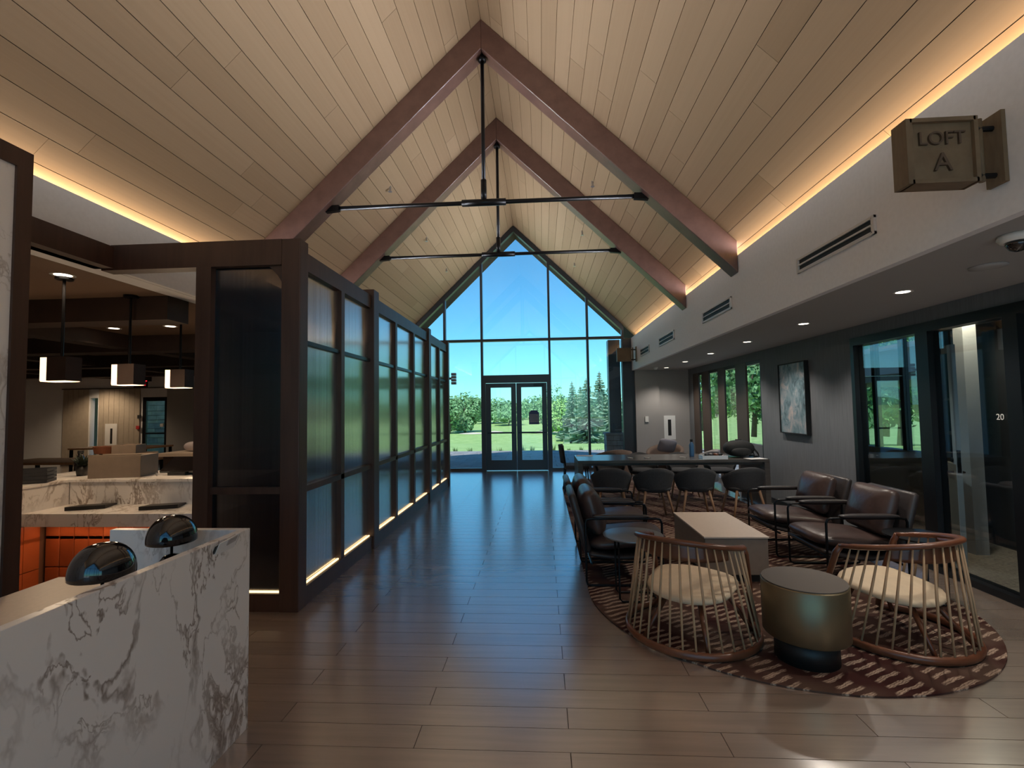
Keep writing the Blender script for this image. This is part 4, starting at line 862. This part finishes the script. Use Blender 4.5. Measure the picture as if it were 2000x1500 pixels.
# ================================================================== OUTSIDE
def zg(x, y):
    if y < 18.5: return -.14
    if y < 76: return -.14 - 3.9*(y - 18.5)/57.5 + .25*math.sin(x*.07 + y*.05)*min(1, (y - 18.5)/20)
    return -4.04 + .25*math.sin(x*.07 + y*.05) + max(0, y - 140)*.012
ysn = [-60, -30, 0, 13, 18.5] + [18.5 + 4*i for i in range(1, 36)] + [180, 220, 270, 330, 420, 600]; xsn = [-300, -200, -140] + [-100 + 8*i for i in range(26)] + [140, 200, 300]
gm = MB(); gm.v = [(x, y, zg(x, y)) for y in ysn for x in xsn]; nx = len(xsn); gm.f = [(j*nx + i, j*nx + i + 1, (j + 1)*nx + i + 1, (j + 1)*nx + i) for j in range(len(ysn) - 1) for i in range(nx - 1)]
struct(gm.build('ground', grass_m, smooth=True), 'mown green golf course lawn falling away from the patio')
struct(MB().box(-40, 40, -45, YB - .2, -.135, -.05).build('reflector', plain('concrete', (.55, .53, .50), .8, var=.06, scale=1)), 'pale concrete forecourt added unseen behind the viewer to bounce sun into the hall')  # unseen pale slab added to reflect sunlight up onto the ceiling
patio = struct(MB().box(-14, 6.3, YE + .31, 18.3, -.13, -.03).build('patio', groove), 'blue grey paved patio outside the gable window')
for r in range(10):
    y0 = YE + .32 + r*.565; x = -5.6 + (.4 if r % 2 else 0)
    while x < 5.6:
        bx('paver', patio_stone, patio, x, min(x + .79, 6.2), y0, min(y0 + .555, 18.28), -.05, -.012 - random.uniform(0, .004)); x += .8
for i in range(16):
    x = -4.6 + i*.62 + random.uniform(-.15, .15); y = 18.65 + random.uniform(-.1, .25); t = MB(); hh = random.uniform(.18, .42)
    for j in range(26):
        a = random.uniform(0, 6.28); q = random.uniform(.03, .16); p0 = Vector((x + random.uniform(-.07, .07), y + random.uniform(-.07, .07), -.15)); p1 = p0 + Vector((q*math.cos(a), q*math.sin(a), hh*random.uniform(.5, 1))); w = Vector((-math.sin(a), math.cos(a), 0))*.02
        t.add([p0 - w, p0 + w, p1], [(0, 1, 2)])
    tag(t.build('grass_tuft', tuft_m, None, (x, y, -.15)), 'small dark grass tuft along the outer edge of the patio', 'plant', 'grass tufts at the patio edge')
def bunker(px, py, y, rx, ry, label):
    p = ony(px, py, y); z = zg(p.x, y); n_ = 28; m = MB(); k = 1.0
    m.v = [(p.x, y, z + .35)] + [(p.x + rx*math.cos(a)*(1 + .15*math.sin(3*a)), y + ry*math.sin(a), zg(p.x, y + ry*math.sin(a)) + .06) for a in [2*math.pi*i/n_ for i in range(n_)]]
    m.f = [(0, 1 + i, 1 + (i + 1) % n_) for i in range(n_)]
    tag(m.build('sand_bunker', sand, None, (p.x, y, z), smooth=True), label, 'bunker', 'golf bunkers')
bunker(1058, 838, 112, 3.6, 3.2, 'pale sand bunker seen through the right door leaf'); bunker(925, 839, 112, 3.4, 2.8, 'pale sand bunker below the left round tree'); bunker(966, 839, 118, 2.0, 2.4, 'small sand bunker seen through the left door leaf')

def leaf_quad(m, p, s, nrm_=None):
    n = Vector((random.gauss(0, 1), random.gauss(0, 1), random.gauss(0, 1))).normalized()
    if nrm_ is not None: n = (n*.7 + nrm_).normalized()
    u = n.cross(Vector((random.gauss(0, 1), random.gauss(0, 1), random.gauss(0, 1)))).normalized(); w = n.cross(u)
    m.add([p - u*s, p - w*s*.6, p + u*s, p + w*s*.6], [(0, 1, 2, 3)])
def broadleaf(x, y, h, r, label, mat=leaf_a, group=None, n=2600, s=.32, z=None, trunkh=.22):
    zb = zg(x, y) if z is None else z; t = thing('broadleaf_tree', label, 'tree', (x, y, zb), 0, group); c = MB()
    tr_ = MB().tube([(0, 0, -.3), (.05*r, 0, h*.25), (0, .03*r, h*.6)], [.045*h*.6, .035*h*.6, .012*h], 8); tr_.build('trunk', trunk_m, t, smooth=True)
    lobes = [(Vector((0, 0, h*.56)), r*.75, h*.42)] + [(Vector((math.cos(a)*r*.55, math.sin(a)*r*.55, h*random.uniform(trunkh, .70))), r*random.uniform(.42, .58), h*random.uniform(.18, .26)) for a in [i*6.28/11 + random.uniform(-.3, .3) for i in range(11)]]
    for i in range(n):
        L = random.choice(lobes); d = Vector((random.gauss(0, 1), random.gauss(0, 1), random.gauss(0, 1))).normalized(); q = random.uniform(.72, 1.05)
        p = L[0] + Vector((d.x*L[1]*q, d.y*L[1]*q, d.z*L[2]*q))
        if p.z > h*trunkh*.35: leaf_quad(c, p, s*random.uniform(.7, 1.4), d)
    c.build('foliage', mat, t)
def spruce(x, y, h, r, label, z=None):
    zb = zg(x, y) if z is None else z; t = thing('spruce_tree', label, 'tree', (x, y, zb), 0, 'spruces right of the door'); c = MB()
    MB().tube([(0, 0, -.3), (0, 0, h*.98)], [.025*h, .004*h], 8).build('trunk', trunk_m, t, smooth=True)
    lev = int(h*2.6)
    for k in range(lev):
        f = k/lev; zz = h*(.04 + .95*f) + random.uniform(-.15, .15)*(1 - f); R = r*(1 - f)**.85 + .12; nb = max(5, int(11*(1 - f) + 4))
        for j in range(nb):
            a = 6.28*j/nb + k*.7 + random.uniform(-.2, .2); RR_ = R*random.uniform(.6, 1.12); zj = random.uniform(-.28, .28)*(1 - f); dp = random.uniform(.2, .55); d = Vector((math.cos(a), math.sin(a), 0)); w = Vector((-math.sin(a), math.cos(a), 0))
            for q in range(4):
                f0, f1 = q/4, (q + 1)/4
                p0 = d*RR_*f0 + Vector((0, 0, zz + zj - dp*RR_*f0 + .16*RR_*f0*f0)); p1 = d*RR_*f1 + Vector((0, 0, zz + zj - dp*RR_*f1 + .18*RR_*f1*f1)); wd = w*RR_*.17*(1 - f0*.55)
                dr_ = Vector((0, 0, -.22 - .16*RR_*random.random()))
                c.add([p0 - wd, p0 + wd, p1 + wd*.7, p1 - wd*.7], [(0, 1, 2, 3)]); c.add([p0, p1, p1 + dr_ + w*random.uniform(-.1, .1), p0 + dr_ + w*random.uniform(-.1, .1)], [(0, 1, 2, 3)])
    c.build('foliage', needle, t)
def at_tree(px, y): return ony(px, 800, y).x
def hgt(px, py, y): return ony(px, py, y).z - zg(0, y)
spruce(at_tree(1118, 84), 84, hgt(1117, 742, 84), 2.9, 'leftmost spruce with a thin pointed top right of the door'); spruce(at_tree(1146, 69), 69, hgt(1148, 735, 69), 3.4, 'broad front spruce behind the right window mullion'); spruce(at_tree(1172, 80), 80, hgt(1172, 722, 80), 3.3, 'tallest spruce right of the window mullion'); spruce(at_tree(1197, 73), 73, hgt(1192, 728, 73), 3.2, 'rightmost spruce beside the stone pier'); spruce(at_tree(1134, 92), 92, hgt(1134, 752, 92), 3.0, 'dark spruce half hidden behind the broad front spruce')
broadleaf(at_tree(908, 120), 120, hgt(910, 763, 120), 4.6, 'large round tree at the left of the gable window', n=6000, s=.36, trunkh=.16); broadleaf(at_tree(878, 112), 112, hgt(880, 778, 112), 3.0, 'narrow tree beside the end of the glass partition', n=2200)
broadleaf(at_tree(1083, 118), 118, hgt(1083, 750, 118), 4.0, 'tall dark tree just right of the door', n=3200); broadleaf(at_tree(1090, 104), 104, hgt(1090, 775, 104), 3.0, 'bright yellow green tree between the door and the spruces', leaf_b, n=2600, s=.28)
broadleaf(at_tree(993, 150), 150, hgt(993, 798, 150), 5.0, 'spreading pale tree seen through the left door leaf', n=2600, s=.36, trunkh=.45); broadleaf(at_tree(963, 165), 165, hgt(963, 790, 165), 6.0, 'dark tree behind the left door leaf edge', n=2600, s=.42); broadleaf(at_tree(1060, 160), 160, hgt(1063, 768, 160), 4.5, 'tree at the right edge of the right door leaf', n=2600, s=.36)
for i in range(22):
    y = (204, 226, 248)[i % 3] + random.uniform(-4, 4); x = -95 + i*9.2 + random.uniform(-1, 1); broadleaf(x, y, 9.5 + random.uniform(-1, 2.2), 6.5, 'distant tree in the hazy tree line beyond the fairway', leaf_a, 'distant tree line', 700, .75)
struct(MB().grid(lambda u, v: Vector((-300 + 600*u, 420 + 60*v, -3 + (9.2 + 1.6*math.sin(u*9) + .8*math.sin(u*31))*math.sin(v*math.pi))), 60, 8).build('hill', leafm('far_hill', (.10, .20, .12), (.14, .24, .15)), smooth=True), 'low wooded hill on the horizon')
# stone pier and metal clad column outside the glazing, right
sp0 = thing('stone_pier', 'battered grey stone pier with metal clad column outside the gable window', 'pier', (2.0, YE + 1.0, -.03))
bx('core', grout, sp0, -.24, .24, -.24, .24, 0, .86)
for r in range(6):
    x = -.27 + (0 if r % 2 else -.0)
    for q in range(3 if r % 2 else 2):
        n_ = 3 if r % 2 else 2; a = -.27 + .54*q/n_; bx('stone', stone_grey, sp0, a + .004, a + .54/n_ - .004, -.27 - .012*random.random(), -.241, .02 + r*.14, .15 + r*.14)
        bx('stone', stone_grey, sp0, -.27 - .012*random.random(), -.241, a + .004, a + .54/n_ - .004, .02 + r*.14, .15 + r*.14)
bx('cap_stone', stone_grey, sp0, -.3, .3, -.3, .3, .86, .92); bx('column', mull_metal, sp0, -.16, .16, -.16, .16, .92, 3.45)
# eave lantern on the left outside
el = thing('outdoor_lantern', 'grey slatted lantern outside beside the end of the partition', 'lantern', (ony(886, 740, YE + 1.2).x, YE + 1.2, ony(886, 740, YE + 1.2).z)); 
for i in range(4): bx('slat', soffit_paint, el, -.06, .07, -.07, .07, -.16 + i*.085, -.09 + i*.085)
bx('arm', mull_metal, el, -.4, -.06, -.03, .03, -.02, .04); bx('mount_post', mull_metal, el, -.46, -.4, -.04, .04, -2.4, .3)
# porch, canopy and trees seen through the right hand glazing
cn = thing('entry_canopy', 'grey fascia canopy on bronze columns outside the office window', 'canopy', (8.5, 13, -.14)); bx('fascia', canopy_grey, cn, -.1, .2, -8, 4, 2.42, 2.98); bx('fascia_cap', canopy_grey, cn, -.2, .3, -8, 4, 2.98, 3.1); bx('soffit_edge', bronze_post, cn, -.05, 4, -8, 4, 2.25, 2.42)
for y in (-6.2, -2.7, .9, 3.6): bx('column', bronze_post, cn, .1, .4, y - .15, y + .15, 0, 2.25)
struct(MB().box(XW + .13, 8.2, 8.3, 18, -.135, -.03).build('porch_floor', patio_stone), 'paved porch outside the lounge window')
bw_ = thing('brick_wing', 'red brick wing with grey siding beyond the canopy', 'building', (24, 8, -.14)); bx('wall', brick_m, bw_, 0, 6, -12, 2, 0, 7); bx('siding', canopy_grey, bw_, -.2, -.01, -12, 2, 3.4, 5.4); bx('roof', bronze_post, bw_, -.6, 6.6, -12.4, 2.4, 7, 7.3)
for i, (x, y, h, r, lb) in enumerate(((17, 24, 7.5, 3.4, 'leafy tree beyond the canopy, left in the office window'), (21, 31, 8.5, 3.8, 'leafy tree beyond the lounge window posts'), (13.6, 32, 6.8, 3.0, 'tree filling the lounge window slits'), (22.8, 19.2, 6.8, 3.0, 'tree under the canopy edge seen past the office door'), (27, 42, 9.5, 5, 'big tree far behind the porch'), (13, 40, 9, 4.0, 'tall tree behind the leftmost lounge window slit'))):
    broadleaf(x, y, h, r, lb, leaf_b if i % 2 else leaf_a, None, 4200, .17, -.2)
